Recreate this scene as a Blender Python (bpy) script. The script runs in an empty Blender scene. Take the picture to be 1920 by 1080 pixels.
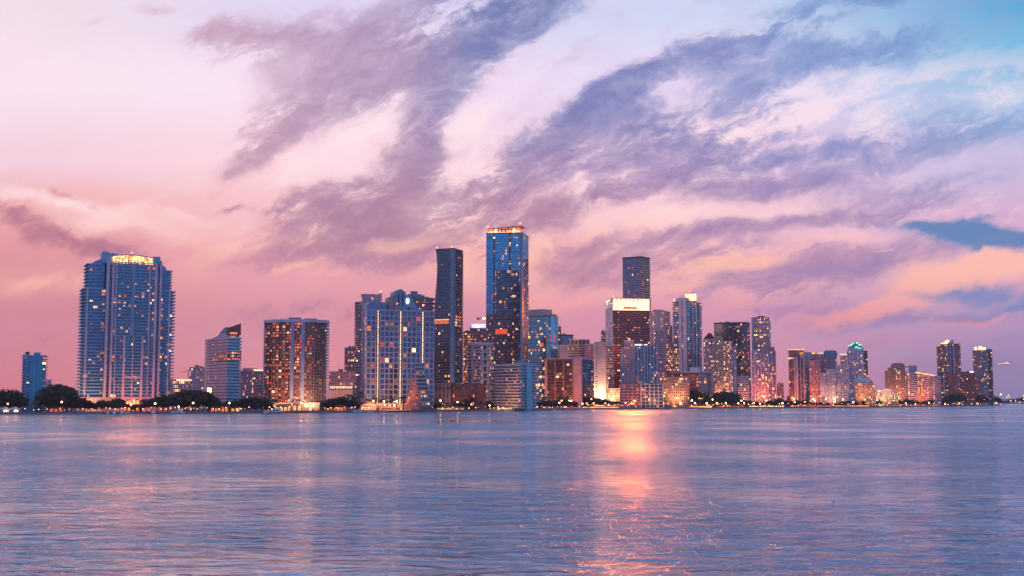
import bpy, bmesh, math, random
from mathutils import Vector, Matrix
R = math.radians
rnd = random.Random(7)
sc = bpy.context.scene
col = sc.collection

# ------------------------------------------------------------------ camera
FPX = 2250.0                      # focal length in photo pixels (1920 wide)
PITCH = math.atan(210 / FPX)
CAMH = 12.5
CP, SP = math.cos(PITCH), math.sin(PITCH)
cam = bpy.data.cameras.new('camera')
cam.sensor_width = 36
cam.lens = 36 * FPX / 1920
cam.clip_start = 1
cam.clip_end = 60000
camo = bpy.data.objects.new('camera', cam)
col.objects.link(camo)
camo.location = (0, 0, CAMH)
camo.rotation_euler = (math.pi / 2 + PITCH, 0, 0)
sc.camera = camo

sc.view_settings.view_transform = 'Standard'
sc.view_settings.look = 'None'
sc.view_settings.gamma = 1
sc.view_settings.exposure = 0
cy = sc.cycles
cy.max_bounces = 5
cy.diffuse_bounces = 2
cy.glossy_bounces = 3
cy.transmission_bounces = 2
cy.volume_bounces = 0
cy.transparent_max_bounces = 4
cy.caustics_reflective = False
cy.caustics_refractive = False
cy.sample_clamp_indirect = 4
cy.sample_clamp_direct = 0
cy.use_denoising = True
cy.use_light_tree = True


def srgb(r, g, b):
    f = lambda c: (c / 255 / 12.92) if c / 255 <= .04045 else ((c / 255 + .055) / 1.055) ** 2.4
    return (f(r), f(g), f(b), 1)


class NT:
    """small helper to wire node trees"""
    def __init__(s, tree):
        s.t = tree
        s.n = tree.nodes
        s.l = tree.links

    def new(s, typ, **kw):
        nd = s.n.new(typ)
        for k, v in kw.items():
            setattr(nd, k, v)
        return nd

    def link(s, a, b):
        s.l.new(a, b)

    def put(s, sock, v):
        if hasattr(v, 'links'):
            s.l.new(v, sock)
        elif v is not None:
            sock.default_value = v

    def math(s, op, a, b=None, c=None, clamp=False):
        nd = s.new('ShaderNodeMath', operation=op, use_clamp=clamp)
        s.put(nd.inputs[0], a)
        if b is not None:
            s.put(nd.inputs[1], b)
        if c is not None:
            s.put(nd.inputs[2], c)
        return nd.outputs[0]

    def vmath(s, op, a, b=None, scale=None):
        nd = s.new('ShaderNodeVectorMath', operation=op)
        s.put(nd.inputs[0], a)
        if b is not None:
            s.put(nd.inputs[1], b)
        if scale is not None:
            s.put(nd.inputs['Scale'], scale)
        return nd.outputs['Value'] if op in ('DOT_PRODUCT', 'LENGTH') else nd.outputs['Vector']

    def mix(s, f, a, b, blend='MIX'):
        nd = s.new('ShaderNodeMix', data_type='RGBA', blend_type=blend, clamp_factor=True)
        s.put(nd.inputs[0], f)
        s.put(nd.inputs[6], a)
        s.put(nd.inputs[7], b)
        return nd.outputs[2]

    def ramp(s, f, stops, interp='EASE'):
        nd = s.new('ShaderNodeValToRGB')
        cr = nd.color_ramp
        cr.interpolation = interp
        while len(cr.elements) > 1:
            cr.elements.remove(cr.elements[-1])
        cr.elements[0].position = stops[0][0]
        cr.elements[0].color = stops[0][1]
        for p, c in stops[1:]:
            e = cr.elements.new(p)
            e.color = c
        s.put(nd.inputs[0], f)
        return nd.outputs[0]

    def noise(s, vec, scale, detail=4, rough=.55, dist=0, color=False, dims='3D'):
        nd = s.new('ShaderNodeTexNoise', noise_dimensions=dims)
        s.put(nd.inputs['Vector'], vec)
        nd.inputs['Scale'].default_value = scale
        nd.inputs['Detail'].default_value = detail
        nd.inputs['Roughness'].default_value = rough
        nd.inputs['Distortion'].default_value = dist
        return nd.outputs['Color' if color else 'Fac']

    def maprange(s, v, a, b, c=0, d=1, smooth=True):
        nd = s.new('ShaderNodeMapRange', interpolation_type='SMOOTHSTEP' if smooth else 'LINEAR')
        s.put(nd.inputs['Value'], v)
        nd.inputs['From Min'].default_value = a
        nd.inputs['From Max'].default_value = b
        nd.inputs['To Min'].default_value = c
        nd.inputs['To Max'].default_value = d
        return nd.outputs['Result']


# ------------------------------------------------------------------ sky
SUN_AZ = R(-88)      # set to the left of the picture
world = bpy.data.worlds.new('World')
sc.world = world
world.use_nodes = True
world.cycles.sampling_method = 'MANUAL'
world.cycles.sample_map_resolution = 512
w = NT(world.node_tree)
w.n.clear()
tc = w.new('ShaderNodeTexCoord').outputs['Generated']
dx = w.vmath('DOT_PRODUCT', tc, (1, 0, 0))
dyr = w.vmath('DOT_PRODUCT', tc, (0, CP, SP))
dz = w.vmath('DOT_PRODUCT', tc, (0, -SP, CP))
dy = w.math('MAXIMUM', dyr, .12)
# sky chart: fixed directions in the world, unit = 1000 chart steps
U = w.math('ADD', w.math('MULTIPLY', w.math('DIVIDE', dx, dy), FPX / 1000), .96)
V = w.math('SUBTRACT', .54, w.math('MULTIPLY', w.math('DIVIDE', dz, dy), FPX / 1000))
cmb = w.new('ShaderNodeCombineXYZ')
w.put(cmb.inputs[0], U)
w.put(cmb.inputs[1], V)
uv = cmb.outputs[0]

# base gradients for four azimuths, from high (0) to horizon (1)
def vr(y):
    return (y + 1200) / 2000
cols = [
    [(-1200, (150, 175, 225)), (-500, (205, 196, 228)), (0, (236, 216, 226)), (150, (243, 222, 233)), (290, (240, 204, 218)), (390, (238, 174, 170)), (480, (222, 148, 152)), (600, (211, 136, 149)), (700, (214, 130, 142)), (760, (222, 122, 128))],
    [(-1200, (130, 160, 225)), (-500, (186, 188, 232)), (0, (216, 208, 238)), (150, (243, 222, 240)), (300, (248, 212, 222)), (390, (244, 194, 202)), (480, (232, 164, 174)), (600, (221, 145, 158)), (760, (230, 138, 148))],
    [(-1200, (60, 120, 215)), (-500, (98, 150, 226)), (0, (200, 212, 240)), (150, (224, 212, 240)), (300, (238, 206, 230)), (400, (249, 204, 210)), (500, (244, 180, 184)), (600, (219, 148, 172)), (760, (232, 138, 156))],
    [(-1200, (40, 95, 180)), (-500, (48, 128, 212)), (0, (88, 164, 210)), (80, (114, 180, 218)), (200, (172, 196, 228)), (300, (205, 190, 222)), (420, (212, 172, 205)), (500, (232, 172, 184)), (600, (184, 146, 184)), (700, (150, 130, 172)), (760, (142, 126, 168))],
]
Vn = w.math('DIVIDE', w.math('ADD', V, 1.2), 2.0)
lown = w.noise(uv, 2.2, 3, .5)
Vw = w.math('ADD', Vn, w.math('MULTIPLY', w.math('SUBTRACT', lown, .5), .05))
rs = [w.ramp(Vw, [(vr(y), srgb(*c)) for y, c in cc]) for cc in cols]
base = w.mix(w.maprange(U, 0, .64), rs[0], rs[1])
base = w.mix(w.maprange(U, .64, 1.28), base, rs[2])
base = w.mix(w.maprange(U, 1.28, 1.92), base, rs[3])

# warped chart for the clouds
wn = w.noise(uv, 3.2, 5, .58, color=True)
warp = w.vmath('SCALE', w.vmath('SUBTRACT', wn, (.5, .5, .5)), scale=.12)
p1 = w.vmath('ADD', uv, warp)
wn2 = w.noise(uv, 13, 4, .6, color=True)
p2 = w.vmath('ADD', p1, w.vmath('SCALE', w.vmath('SUBTRACT', wn2, (.5, .5, .5)), scale=.035))


def ellipse(cx, cyy, a, b, ang, src=None):
    m = w.new('ShaderNodeMapping', vector_type='TEXTURE')
    w.put(m.inputs['Vector'], p2 if src is None else src)
    m.inputs['Location'].default_value = (cx / 1000, cyy / 1000, 0)
    m.inputs['Rotation'].default_value = (0, 0, -R(ang))
    m.inputs['Scale'].default_value = (a * 1.75 / 1000, b * 1.64 / 1000, 1)
    g = w.new('ShaderNodeTexGradient', gradient_type='QUADRATIC_SPHERE')
    w.put(g.inputs[0], m.outputs[0])
    return g.outputs['Fac']


def total(items, src=None):
    acc = None
    for (cx, cyy, a, b, ang, st) in items:
        e = ellipse(cx, cyy, a, b, ang, src)
        acc = w.math('MULTIPLY_ADD', e, st, acc if acc is not None else 0.0)
    return acc


# fibrous detail, drawn out along the wind (rising to the right)
def fibre(rot, sx, sy, scale, detail, rough):
    m = w.new('ShaderNodeMapping', vector_type='TEXTURE')
    w.put(m.inputs['Vector'], p1)
    m.inputs['Rotation'].default_value = (0, 0, -R(rot))
    m.inputs['Scale'].default_value = (sx, sy, 1)
    return w.noise(m.outputs[0], scale, detail, rough, .6)


fib1 = fibre(26, 3.2, 1, 9, 8, .66)
fib2 = fibre(12, 4.5, 1, 7, 8, .62)
fib = w.mix(w.maprange(U, .95, 1.5), fib1, fib2)
m_ = w.new('ShaderNodeMapping', vector_type='TEXTURE')
w.put(m_.inputs['Vector'], p2)
m_.inputs['Rotation'].default_value = (0, 0, -R(20))
m_.inputs['Scale'].default_value = (2.6, 1, 1)
fine_fib = w.noise(m_.outputs[0], 24, 7, .7, .3)

DARK = [
    (430, 75, 130, 62, -6, .8), (560, 65, 150, 55, -4, .7), (700, 90, 180, 70, 18, .8), (650, 150, 190, 55, 24, 1.0),
    (580, 195, 160, 48, 28, 1.0), (510, 250, 130, 36, 36, .8), (450, 300, 90, 22, 34, .6), (740, 160, 130, 40, 32, .8),
    (900, 70, 190, 60, 32, 1.2), (850, 140, 150, 52, 42, 1.1), (1010, 15, 150, 42, 22, 1.1), (810, 205, 90, 44, 60, 1.0),
    (790, 290, 70, 50, 80, .9), (820, 20, 150, 40, 10, .6),
    (690, 345, 60, 22, 10, 1.1), (765, 350, 60, 60, 80, 2.0), (695, 415, 180, 56, 2, 2.2), (780, 310, 70, 40, 60, .9), (610, 400, 90, 40, -14, .8),
    (765, 395, 80, 42, 20, 1.6), (650, 470, 190, 55, 5, .9), (960, 330, 150, 60, 30, 1.0), (1000, 470, 200, 60, 0, .7), (900, 440, 120, 40, 10, .6),
    (990, 295, 90, 34, 34, 1.1), (1060, 240, 110, 36, 30, 1.2), (1140, 190, 110, 32, 36, 1.2), (1220, 130, 120, 30, 30, 1.1),
    (1330, 85, 150, 34, 24, 1.0), (1450, 45, 170, 34, 18, .9), (1600, 5, 170, 30, 16, .7),
    (1500, 110, 190, 46, 14, .85), (1680, 90, 150, 36, 8, .6), (1420, 170, 150, 36, 18, .6),
    (1225, 228, 100, 42, -8, 1.1), (1330, 250, 160, 50, 4, .9), (1130, 300, 140, 46, 12, .8), (1470, 220, 130, 36, 16, .7),
    (1010, 400, 120, 24, 22, .9), (1130, 362, 140, 24, 22, 1.0), (1260, 320, 140, 24, 18, 1.0), (1380, 302, 110, 24, 12, 1.1),
    (1490, 290, 80, 20, 8, 1.1), (1350, 350, 150, 30, 2, .8), (1460, 345, 110, 24, 4, .9), (1590, 275, 120, 34, 12, .8),
    (1710, 280, 170, 26, 12, .8), (1840, 240, 150, 50, 0, .5), (1560, 330, 150, 30, 8, .6), (1700, 360, 200, 26, 6, .4),
    (1330, 430, 160, 14, 3, .5), (1460, 530, 220, 50, 12, 1.2), (1600, 500, 190, 32, 14, 1.0), (1290, 480, 150, 36, 8, 1.1), (1190, 440, 170, 18, 6, .9), (1480, 420, 220, 16, 4, .9), (1620, 400, 200, 18, 6, .8), (880, 400, 90, 60, 60, .8),
    (1130, 500, 160, 50, -6, .5), (1720, 610, 260, 22, 7, .7), (1450, 600, 260, 40, 6, .5), (1600, 680, 300, 24, 3, .3),
    (20, 400, 90, 30, -30, .8), (110, 440, 140, 24, -26, .7), (230, 480, 220, 36, -8, .45), (110, 360, 120, 14, -22, .4),
    (432, 387, 44, 8, -4, .9), (530, 398, 34, 6, 0, 1.0), (285, 15, 44, 16, 0, .7), (160, 40, 50, 12, 0, .2),
    (600, 600, 340, 50, 0, .35), (200, 640, 300, 50, 0, .3), (1180, 640, 300, 50, 0, .3),
]
dark = total(DARK)
streak = w.math('ADD', w.math('MULTIPLY', fib, .62), w.math('MULTIPLY', fine_fib, .38))
cover = w.math('MULTIPLY', w.maprange(U, .35, .8), w.maprange(V, .68, .2))
dk = w.math('ADD', dark, w.math('MULTIPLY', cover, .12))
dk = w.math('MULTIPLY', dk, w.maprange(streak, .34, .63, .08, 2.0))
dk = w.math('ADD', dk, w.math('MULTIPLY', w.math('SUBTRACT', streak, .5), .5))
dk = w.math('MAXIMUM', w.math('SUBTRACT', dk, .06), 0.0)
dk = w.math('SUBTRACT', 1.0, w.math('POWER', .13, w.math('POWER', dk, 1.15)))
dk = w.math('MULTIPLY', dk, w.maprange(fine_fib, .3, .7, .72, 1.12, False), clamp=True)
pb = w.vmath('ADD', w.vmath('ADD', uv, w.vmath('SCALE', warp, scale=.42)), w.vmath('SCALE', w.vmath('SUBTRACT', wn2, (.5, .5, .5)), scale=.05))
BLUE = [(1800, 434, 115, 25, -4, 1.7), (1865, 450, 105, 27, -6, 1.7), (1735, 424, 90, 13, 0, 1.3), (1850, 408, 44, 10, 18, 1.0), (1940, 442, 60, 22, 0, 1.0), (1840, 462, 34, 10, 30, .8),
        (1880, 562, 160, 40, 0, 1.4), (1790, 552, 100, 14, 4, .9), (1930, 585, 90, 24, 0, .8), (1480, 292, 60, 12, 8, .8), (1880, 640, 120, 20, 6, .8)]
blue = w.math('MULTIPLY', total(BLUE, pb), w.maprange(streak, .3, .66, .2, 1.5))
blue = w.maprange(blue, .08, 1.55, 0, 1)
GLOW = [(810, 372, 60, 36, 50, 1.2), (760, 455, 80, 18, 8, 1.2), (850, 420, 80, 24, 30, .8), (560, 320, 180, 70, 0, .5),
        (700, 240, 100, 40, 30, 1.0), (890, 240, 80, 34, 40, .9), (1250, 392, 110, 26, 6, 1.0), (1130, 420, 120, 20, 20, .8),
        (1020, 540, 60, 44, 60, .9), (1390, 505, 110, 20, 8, 1.6), (1000, 470, 60, 30, 50, 1.0), (1090, 560, 110, 30, 10, .9), (1300, 545, 120, 14, 4, .9), (1480, 400, 170, 22, 4, .6), (1560, 450, 160, 18, 6, .5),
        (1700, 572, 110, 24, 18, 2.0), (1620, 600, 130, 18, 10, 1.4), (1780, 520, 110, 30, 14, 1.6), (250, 430, 240, 30, -4, .8), (500, 460, 180, 30, 6, .7),
        (60, 530, 180, 40, 0, .6), (120, 380, 200, 24, -14, .9), (330, 400, 160, 22, -10, .7), (1170, 260, 60, 30, 30, .7), (860, 500, 60, 40, 60, .6), (560, 510, 90, 14, 16, .6),
        (1380, 210, 90, 14, 18, .5), (1520, 260, 110, 12, 12, .5), (1860, 505, 150, 34, 2, 2.0), (1850, 605, 130, 12, 6, 1.0)]
glow = w.math('MULTIPLY', total(GLOW), w.maprange(fib, .3, .65, 1.4, .5))
glow = w.maprange(glow, .05, .8)

ccol_t = w.ramp(w.math('MULTIPLY', U, .5), [(0, srgb(205, 160, 178)), (.20, srgb(190, 148, 172)), (.36, srgb(164, 136, 172)), (.46, srgb(104, 114, 168)), (.62, srgb(112, 120, 176)), (.78, srgb(118, 140, 196)), (1, srgb(110, 150, 200))])
ccol_b = w.ramp(w.math('MULTIPLY', U, .5), [(0, srgb(172, 106, 130)), (.35, srgb(166, 120, 150)), (.5, srgb(172, 122, 152)), (.72, srgb(158, 126, 170)), (1, srgb(128, 126, 176))])
ccol = w.mix(w.maprange(V, .18, .46), ccol_t, ccol_b)
thin = w.mix(w.maprange(V, .1, .5), srgb(216, 172, 200), srgb(222, 150, 166))
thin = w.mix(w.maprange(U, 1.1, 1.75), thin, srgb(176, 168, 206))
ccol = w.mix(w.maprange(dk, .10, .62), thin, ccol)
gcol = w.ramp(V, [(.1, srgb(246, 226, 240)), (.34, srgb(252, 222, 226)), (.5, srgb(250, 186, 172)), (.62, srgb(232, 150, 158))])
fine = w.math('ADD', .94, w.math('MULTIPLY', streak, .17))
gap = w.math('MULTIPLY', w.math('MULTIPLY', w.maprange(streak, .50, .36), w.maprange(V, .02, .22)), w.math('MULTIPLY', w.maprange(V, .60, .48), w.maprange(U, .2, .8, .3, .8)))
c = w.mix(gap, base, gcol)
c = w.mix(w.math('MULTIPLY', glow, .95), c, gcol)
c = w.mix(w.math('MULTIPLY', dk, .92), c, ccol)
c = w.mix(w.math('MULTIPLY', glow, w.maprange(V, .36, .5, .1, .6)), c, gcol)
c = w.mix(w.math('MULTIPLY', blue, .9), c, w.ramp(V, [(.3, srgb(92, 128, 186)), (.43, srgb(76, 126, 178)), (.56, srgb(118, 136, 188))]))
vm = w.new('ShaderNodeVectorMath', operation='SCALE')
w.put(vm.inputs[0], c)
w.put(vm.inputs['Scale'], fine)
front = vm.outputs[0]

# the eastern half of the sky, behind the viewer: blue above a dusky band
el = w.vmath('DOT_PRODUCT', tc, (0, 0, 1))
back = w.ramp(el, [(0, srgb(128, 96, 134)), (.05, srgb(116, 110, 160)), (.10, srgb(88, 126, 182)), (.17, srgb(86, 150, 208)), (.4, srgb(148, 156, 206)), (1, srgb(178, 166, 208))], 'LINEAR')
fb = w.maprange(dyr, .05, .5)
allsky = w.mix(fb, back, front)
# below the horizon: dim water colour
allsky = w.mix(w.maprange(el, -.02, 0), srgb(70, 80, 120), allsky)
bg = w.new('ShaderNodeBackground')
w.put(bg.inputs[0], allsky)
bg.inputs[1].default_value = 1.07
ns = w.new('ShaderNodeTexSky', sky_type='NISHITA', sun_disc=False, sun_elevation=R(-1.0), sun_rotation=SUN_AZ)
bg2 = w.new('ShaderNodeBackground')
w.put(bg2.inputs[0], ns.outputs[0])
bg2.inputs[1].default_value = .004
ad = w.new('ShaderNodeAddShader')
w.link(bg.outputs[0], ad.inputs[0])
w.link(bg2.outputs[0], ad.inputs[1])
wo = w.new('ShaderNodeOutputWorld')
w.link(ad.outputs[0], wo.inputs[0])

# last warm light of the set sun, from behind the left of the skyline
sun = bpy.data.lights.new('sun', 'SUN')
sun.energy = .5
sun.angle = R(10)
sun.color = (1, .5, .36)
suno = bpy.data.objects.new('sun', sun)
col.objects.link(suno)
sd = Vector((math.sin(SUN_AZ) * math.cos(R(5)), math.cos(SUN_AZ) * math.cos(R(5)), math.sin(R(5))))
suno.rotation_euler = (-sd).to_track_quat('-Z', 'Y').to_euler()

# ------------------------------------------------------------------ placing
FE = FPX / CP                      # chart steps per unit of (x / y) at the horizon


def hx(px, py=750.0):
    """x / y of the direction seen at photo column px, row py"""
    return (px - 960) / (FPX * CP - (540 - py) * SP)


def wx(px, D, py=750.0):
    return D * hx(px, py)


def wz(py, D):
    return CAMH + D * (FPX * SP + (540 - py) * CP) / (FPX * CP - (540 - py) * SP)


SHORE = [(-500, 980), (-200, 1010), (0, 1042), (150, 1072), (500, 1118), (650, 1180), (800, 1285), (1000, 1400), (1100, 1590), (1400, 1830), (1600, 1960), (1700, 2200), (1860, 2850)]


def shore_d(px):
    for (a, da), (b, db) in zip(SHORE, SHORE[1:]):
        if px <= b:
            t = (px - a) / (b - a)
            return da + (db - da) * t
    return SHORE[-1][1]


# ------------------------------------------------------------------ materials
MATS = {}


def principled(name):
    m = bpy.data.materials.new(name)
    m.use_nodes = True
    t = NT(m.node_tree)
    b = m.node_tree.nodes['Principled BSDF']
    MATS[name] = m
    return m, t, b


def noisy(name, c, rough=.8, var=.12, scale=.08, metallic=0, spec=.3):
    """matt stone / paint / concrete with weathering"""
    m, t, b = principled(name)
    oc = t.new('ShaderNodeTexCoord').outputs['Object']
    geo = t.new('ShaderNodeNewGeometry').outputs['Position']
    n = t.noise(geo, scale, 4, .6)
    mp = t.new('ShaderNodeMapping')
    t.put(mp.inputs['Vector'], geo)
    mp.inputs['Scale'].default_value = (.5, .5, .03)
    n2 = t.noise(mp.outputs[0], 1.2, 3, .6)
    f = t.math('ADD', t.math('MULTIPLY', n, .6), t.math('MULTIPLY', n2, .4))
    lo = (c[0] * (1 - var * 1.6), c[1] * (1 - var * 1.7), c[2] * (1 - var * 1.7), 1)
    hi = (min(1, c[0] * (1 + var)), min(1, c[1] * (1 + var)), min(1, c[2] * (1 + var)), 1)
    t.put(b.inputs['Base Color'], t.mix(t.maprange(f, .35, .65), lo, hi))
    b.inputs['Roughness'].default_value = rough
    b.inputs['Metallic'].default_value = metallic
    b.inputs['Specular IOR Level'].default_value = spec
    return m


def island_random(t):
    a = t.new('ShaderNodeNewGeometry').outputs['Random Per Island']
    o = t.new('ShaderNodeObjectInfo').outputs['Random']
    return t.math('FRACT', t.math('ADD', a, o))


def glassy(name, tint, dark=(.012, .016, .022), refl=.6, rough=.12, curtain=.16):
    """window glass: mirror-like coating over a dark room, some blinds drawn"""
    m, t, b = principled(name)
    r = island_random(t)
    r2 = t.math('FRACT', t.math('MULTIPLY', r, 7.31))
    isc = t.math('LESS_THAN', r2, curtain)
    roomc = t.mix(r, (dark[0] * .6, dark[1] * .6, dark[2] * .6, 1), (dark[0] * 2.2, dark[1] * 2.2, dark[2] * 2.2, 1))
    basec = t.mix(isc, roomc, (.22, .21, .2, 1))
    rf = t.math('MULTIPLY', t.math('SUBTRACT', 1.0, t.math('MULTIPLY', isc, .6)), t.math('ADD', refl * .75, t.math('MULTIPLY', r, refl * .5)))
    gl = t.new('ShaderNodeBsdfGlossy')
    gl.inputs['Color'].default_value = (*tint, 1)
    gl.inputs['Roughness'].default_value = rough
    t.put(b.inputs['Base Color'], basec)
    b.inputs['Roughness'].default_value = .25
    mx = t.new('ShaderNodeMixShader')
    t.put(mx.inputs[0], rf)
    t.link(b.outputs[0], mx.inputs[1])
    t.link(gl.outputs[0], mx.inputs[2])
    t.link(mx.outputs[0], m.node_tree.nodes['Material Output'].inputs[0])
    return m


def lit(name, c, strength, var=.5, sample=False):
    m, t, b = principled(name)
    r = island_random(t)
    b.inputs['Base Color'].default_value = (.1, .08, .06, 1)
    b.inputs['Emission Color'].default_value = (*c, 1)
    geo = t.new('ShaderNodeNewGeometry').outputs['Position']
    n = t.noise(geo, .9, 2, .5)
    k = t.math('MULTIPLY', t.math('ADD', 1 - var, t.math('MULTIPLY', r, 2 * var)), t.maprange(n, .3, .7, .45, 1.5))
    t.put(b.inputs['Emission Strength'], t.math('MULTIPLY', k, strength))
    if not sample:
        m.cycles.emission_sampling = 'NONE'
    return m


noisy('blue_paint', (.24, .46, .64), .7)
noisy('teal_paint', (.10, .42, .60), .75)
noisy('aqua_paint', (.30, .60, .76), .75)
noisy('white_paint', (.72, .66, .68), .75)
noisy('lilac_paint', (.68, .58, .70), .75)
noisy('pink_paint', (.66, .44, .47), .8)
noisy('rose_paint', (.52, .27, .29), .8)
noisy('beige_paint', (.62, .41, .33), .8)
noisy('tan_stone', (.50, .25, .19), .8)
noisy('brown_stone', (.28, .13, .115), .8)
noisy('brick_stone', (.36, .13, .09), .85)
noisy('dark_stone', (.085, .062, .078), .6)
noisy('grey_concrete', (.34, .28, .30), .8)
noisy('podium_grey', (.15, .12, .14), .85)
noisy('podium_brown', (.17, .08, .08), .85)
noisy('roof_red', (.18, .045, .045), .8)
noisy('roof_blue', (.20, .34, .48), .6)
noisy('dark_metal', (.03, .035, .05), .4)
noisy('hull_white', (.75, .76, .8), .35, .04)
noisy('hull_dark', (.03, .05, .09), .35, .04)
noisy('bark', (.09, .06, .045), .9, .3, 2)
noisy('fabric_white', (.75, .7, .66), .9, .05)
glassy('glass_blue', (.20, .52, .78), refl=.5)
glassy('glass_teal', (.25, .66, .78), (.01, .03, .04), refl=.72, rough=.08)
glassy('glass_mirror', (.28, .60, .82), (.01, .02, .04), refl=.85, rough=.06, curtain=.02)
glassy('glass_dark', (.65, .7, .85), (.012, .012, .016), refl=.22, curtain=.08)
glassy('glass_brown', (.9, .62, .58), (.05, .02, .018), refl=.26, curtain=.14)
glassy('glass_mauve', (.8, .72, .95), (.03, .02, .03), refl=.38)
lit('lit_white', (1, .60, .30), 2.3, .6)
lit('lit_amber', (1, .38, .12), 1.5, .6)
lit('lit_orange', (1, .20, .055), 1.0, .6)
lit('lit_red', (1, .10, .03), .7)
lit('lit_dim', (1, .34, .14), .42, .6)
noisy('hotel_frame', (.46, .45, .62), .8)
lit('lit_cool', (.85, .92, 1), 2.4)
lit('crown_gold', (1, .55, .22), 8.0, .25, True)
lit('crown_white', (1, .55, .30), 2.7, .1, True)
lit('crown_orange', (1, .35, .12), 6, .3, True)
lit('neon_green', (.12, 1, .45), 3.0, .2)
lit('neon_violet', (.30, .26, 1), 2.6, .2)
lit('strip_light', (1, .68, .38), 1.6, .2)
lit('lamp_warm', (1, .42, .15), 22, .25, True)
lit('lamp_small', (1, .42, .17), 6, .4, True)
lit('lamp_red', (1, .08, .06), 16, .2)
lit('emblem_white', (.75, .9, 1), 3.0, .05)
lit('street_glow', (1, .30, .10), 4.0, .4, True)

m, t, b = principled('foliage')
r_ = island_random(t)
t.put(b.inputs['Base Color'], t.mix(r_, (.018, .034, .022, 1), (.055, .075, .035, 1)))
b.inputs['Roughness'].default_value = .7
m, t, b = principled('palm_leaf')
r_ = island_random(t)
t.put(b.inputs['Base Color'], t.mix(r_, (.03, .045, .02, 1), (.08, .09, .04, 1)))
b.inputs['Roughness'].default_value = .6
# ground
m, t, b = principled('soil')
g_ = t.new('ShaderNodeNewGeometry').outputs['Position']
t.put(b.inputs['Base Color'], t.mix(t.noise(g_, .05, 5), (.05, .045, .04, 1), (.11, .09, .08, 1)))
b.inputs['Roughness'].default_value = .9
# lit arched crown of glass panes: panes of uneven brightness
m, t, b = principled('crown_panes')
g_ = t.new('ShaderNodeTexCoord').outputs['Object']
vo = t.new('ShaderNodeTexVoronoi')
t.put(vo.inputs['Vector'], g_)
vo.inputs['Scale'].default_value = .45
k_ = t.maprange(t.noise(g_, .5, 3, .7), .38, .66, .4, 4.2)
b.inputs['Base Color'].default_value = (.3, .2, .1, 1)
t.put(b.inputs['Emission Color'], t.mix(t.maprange(vo.outputs['Distance'], .2, .9), (1, .62, .26, 1), (1, .34, .08, 1)))
t.put(b.inputs['Emission Strength'], k_)

# ------------------------------------------------------------------ mesh kit
CUBES = {}


def cube_mesh(mat):
    if mat not in CUBES:
        v = [(x, y, z) for z in (-.5, .5) for y in (-.5, .5) for x in (-.5, .5)]
        f = [(0, 2, 3, 1), (4, 5, 7, 6), (0, 1, 5, 4), (2, 6, 7, 3), (1, 3, 7, 5), (0, 4, 6, 2)]
        me = bpy.data.meshes.new('block_' + mat)
        me.from_pydata(v, [], f)
        me.materials.append(MATS[mat])
        CUBES[mat] = me
    return CUBES[mat]


def link(o, parent=None):
    col.objects.link(o)
    if parent is not None:
        o.parent = parent
    return o


def empty(name, loc, rz=0, label=None, cat=None, group=None):
    o = bpy.data.objects.new(name, None)
    o.empty_display_size = 1
    o.location = loc
    o.rotation_euler = (0, 0, rz)
    tag(o, label, cat, group)
    return link(o)


def tag(o, label=None, cat=None, group=None, kind=None):
    for k, v in (('label', label), ('category', cat), ('group', group), ('kind', kind)):
        if v:
            o[k] = v
    return o


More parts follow.
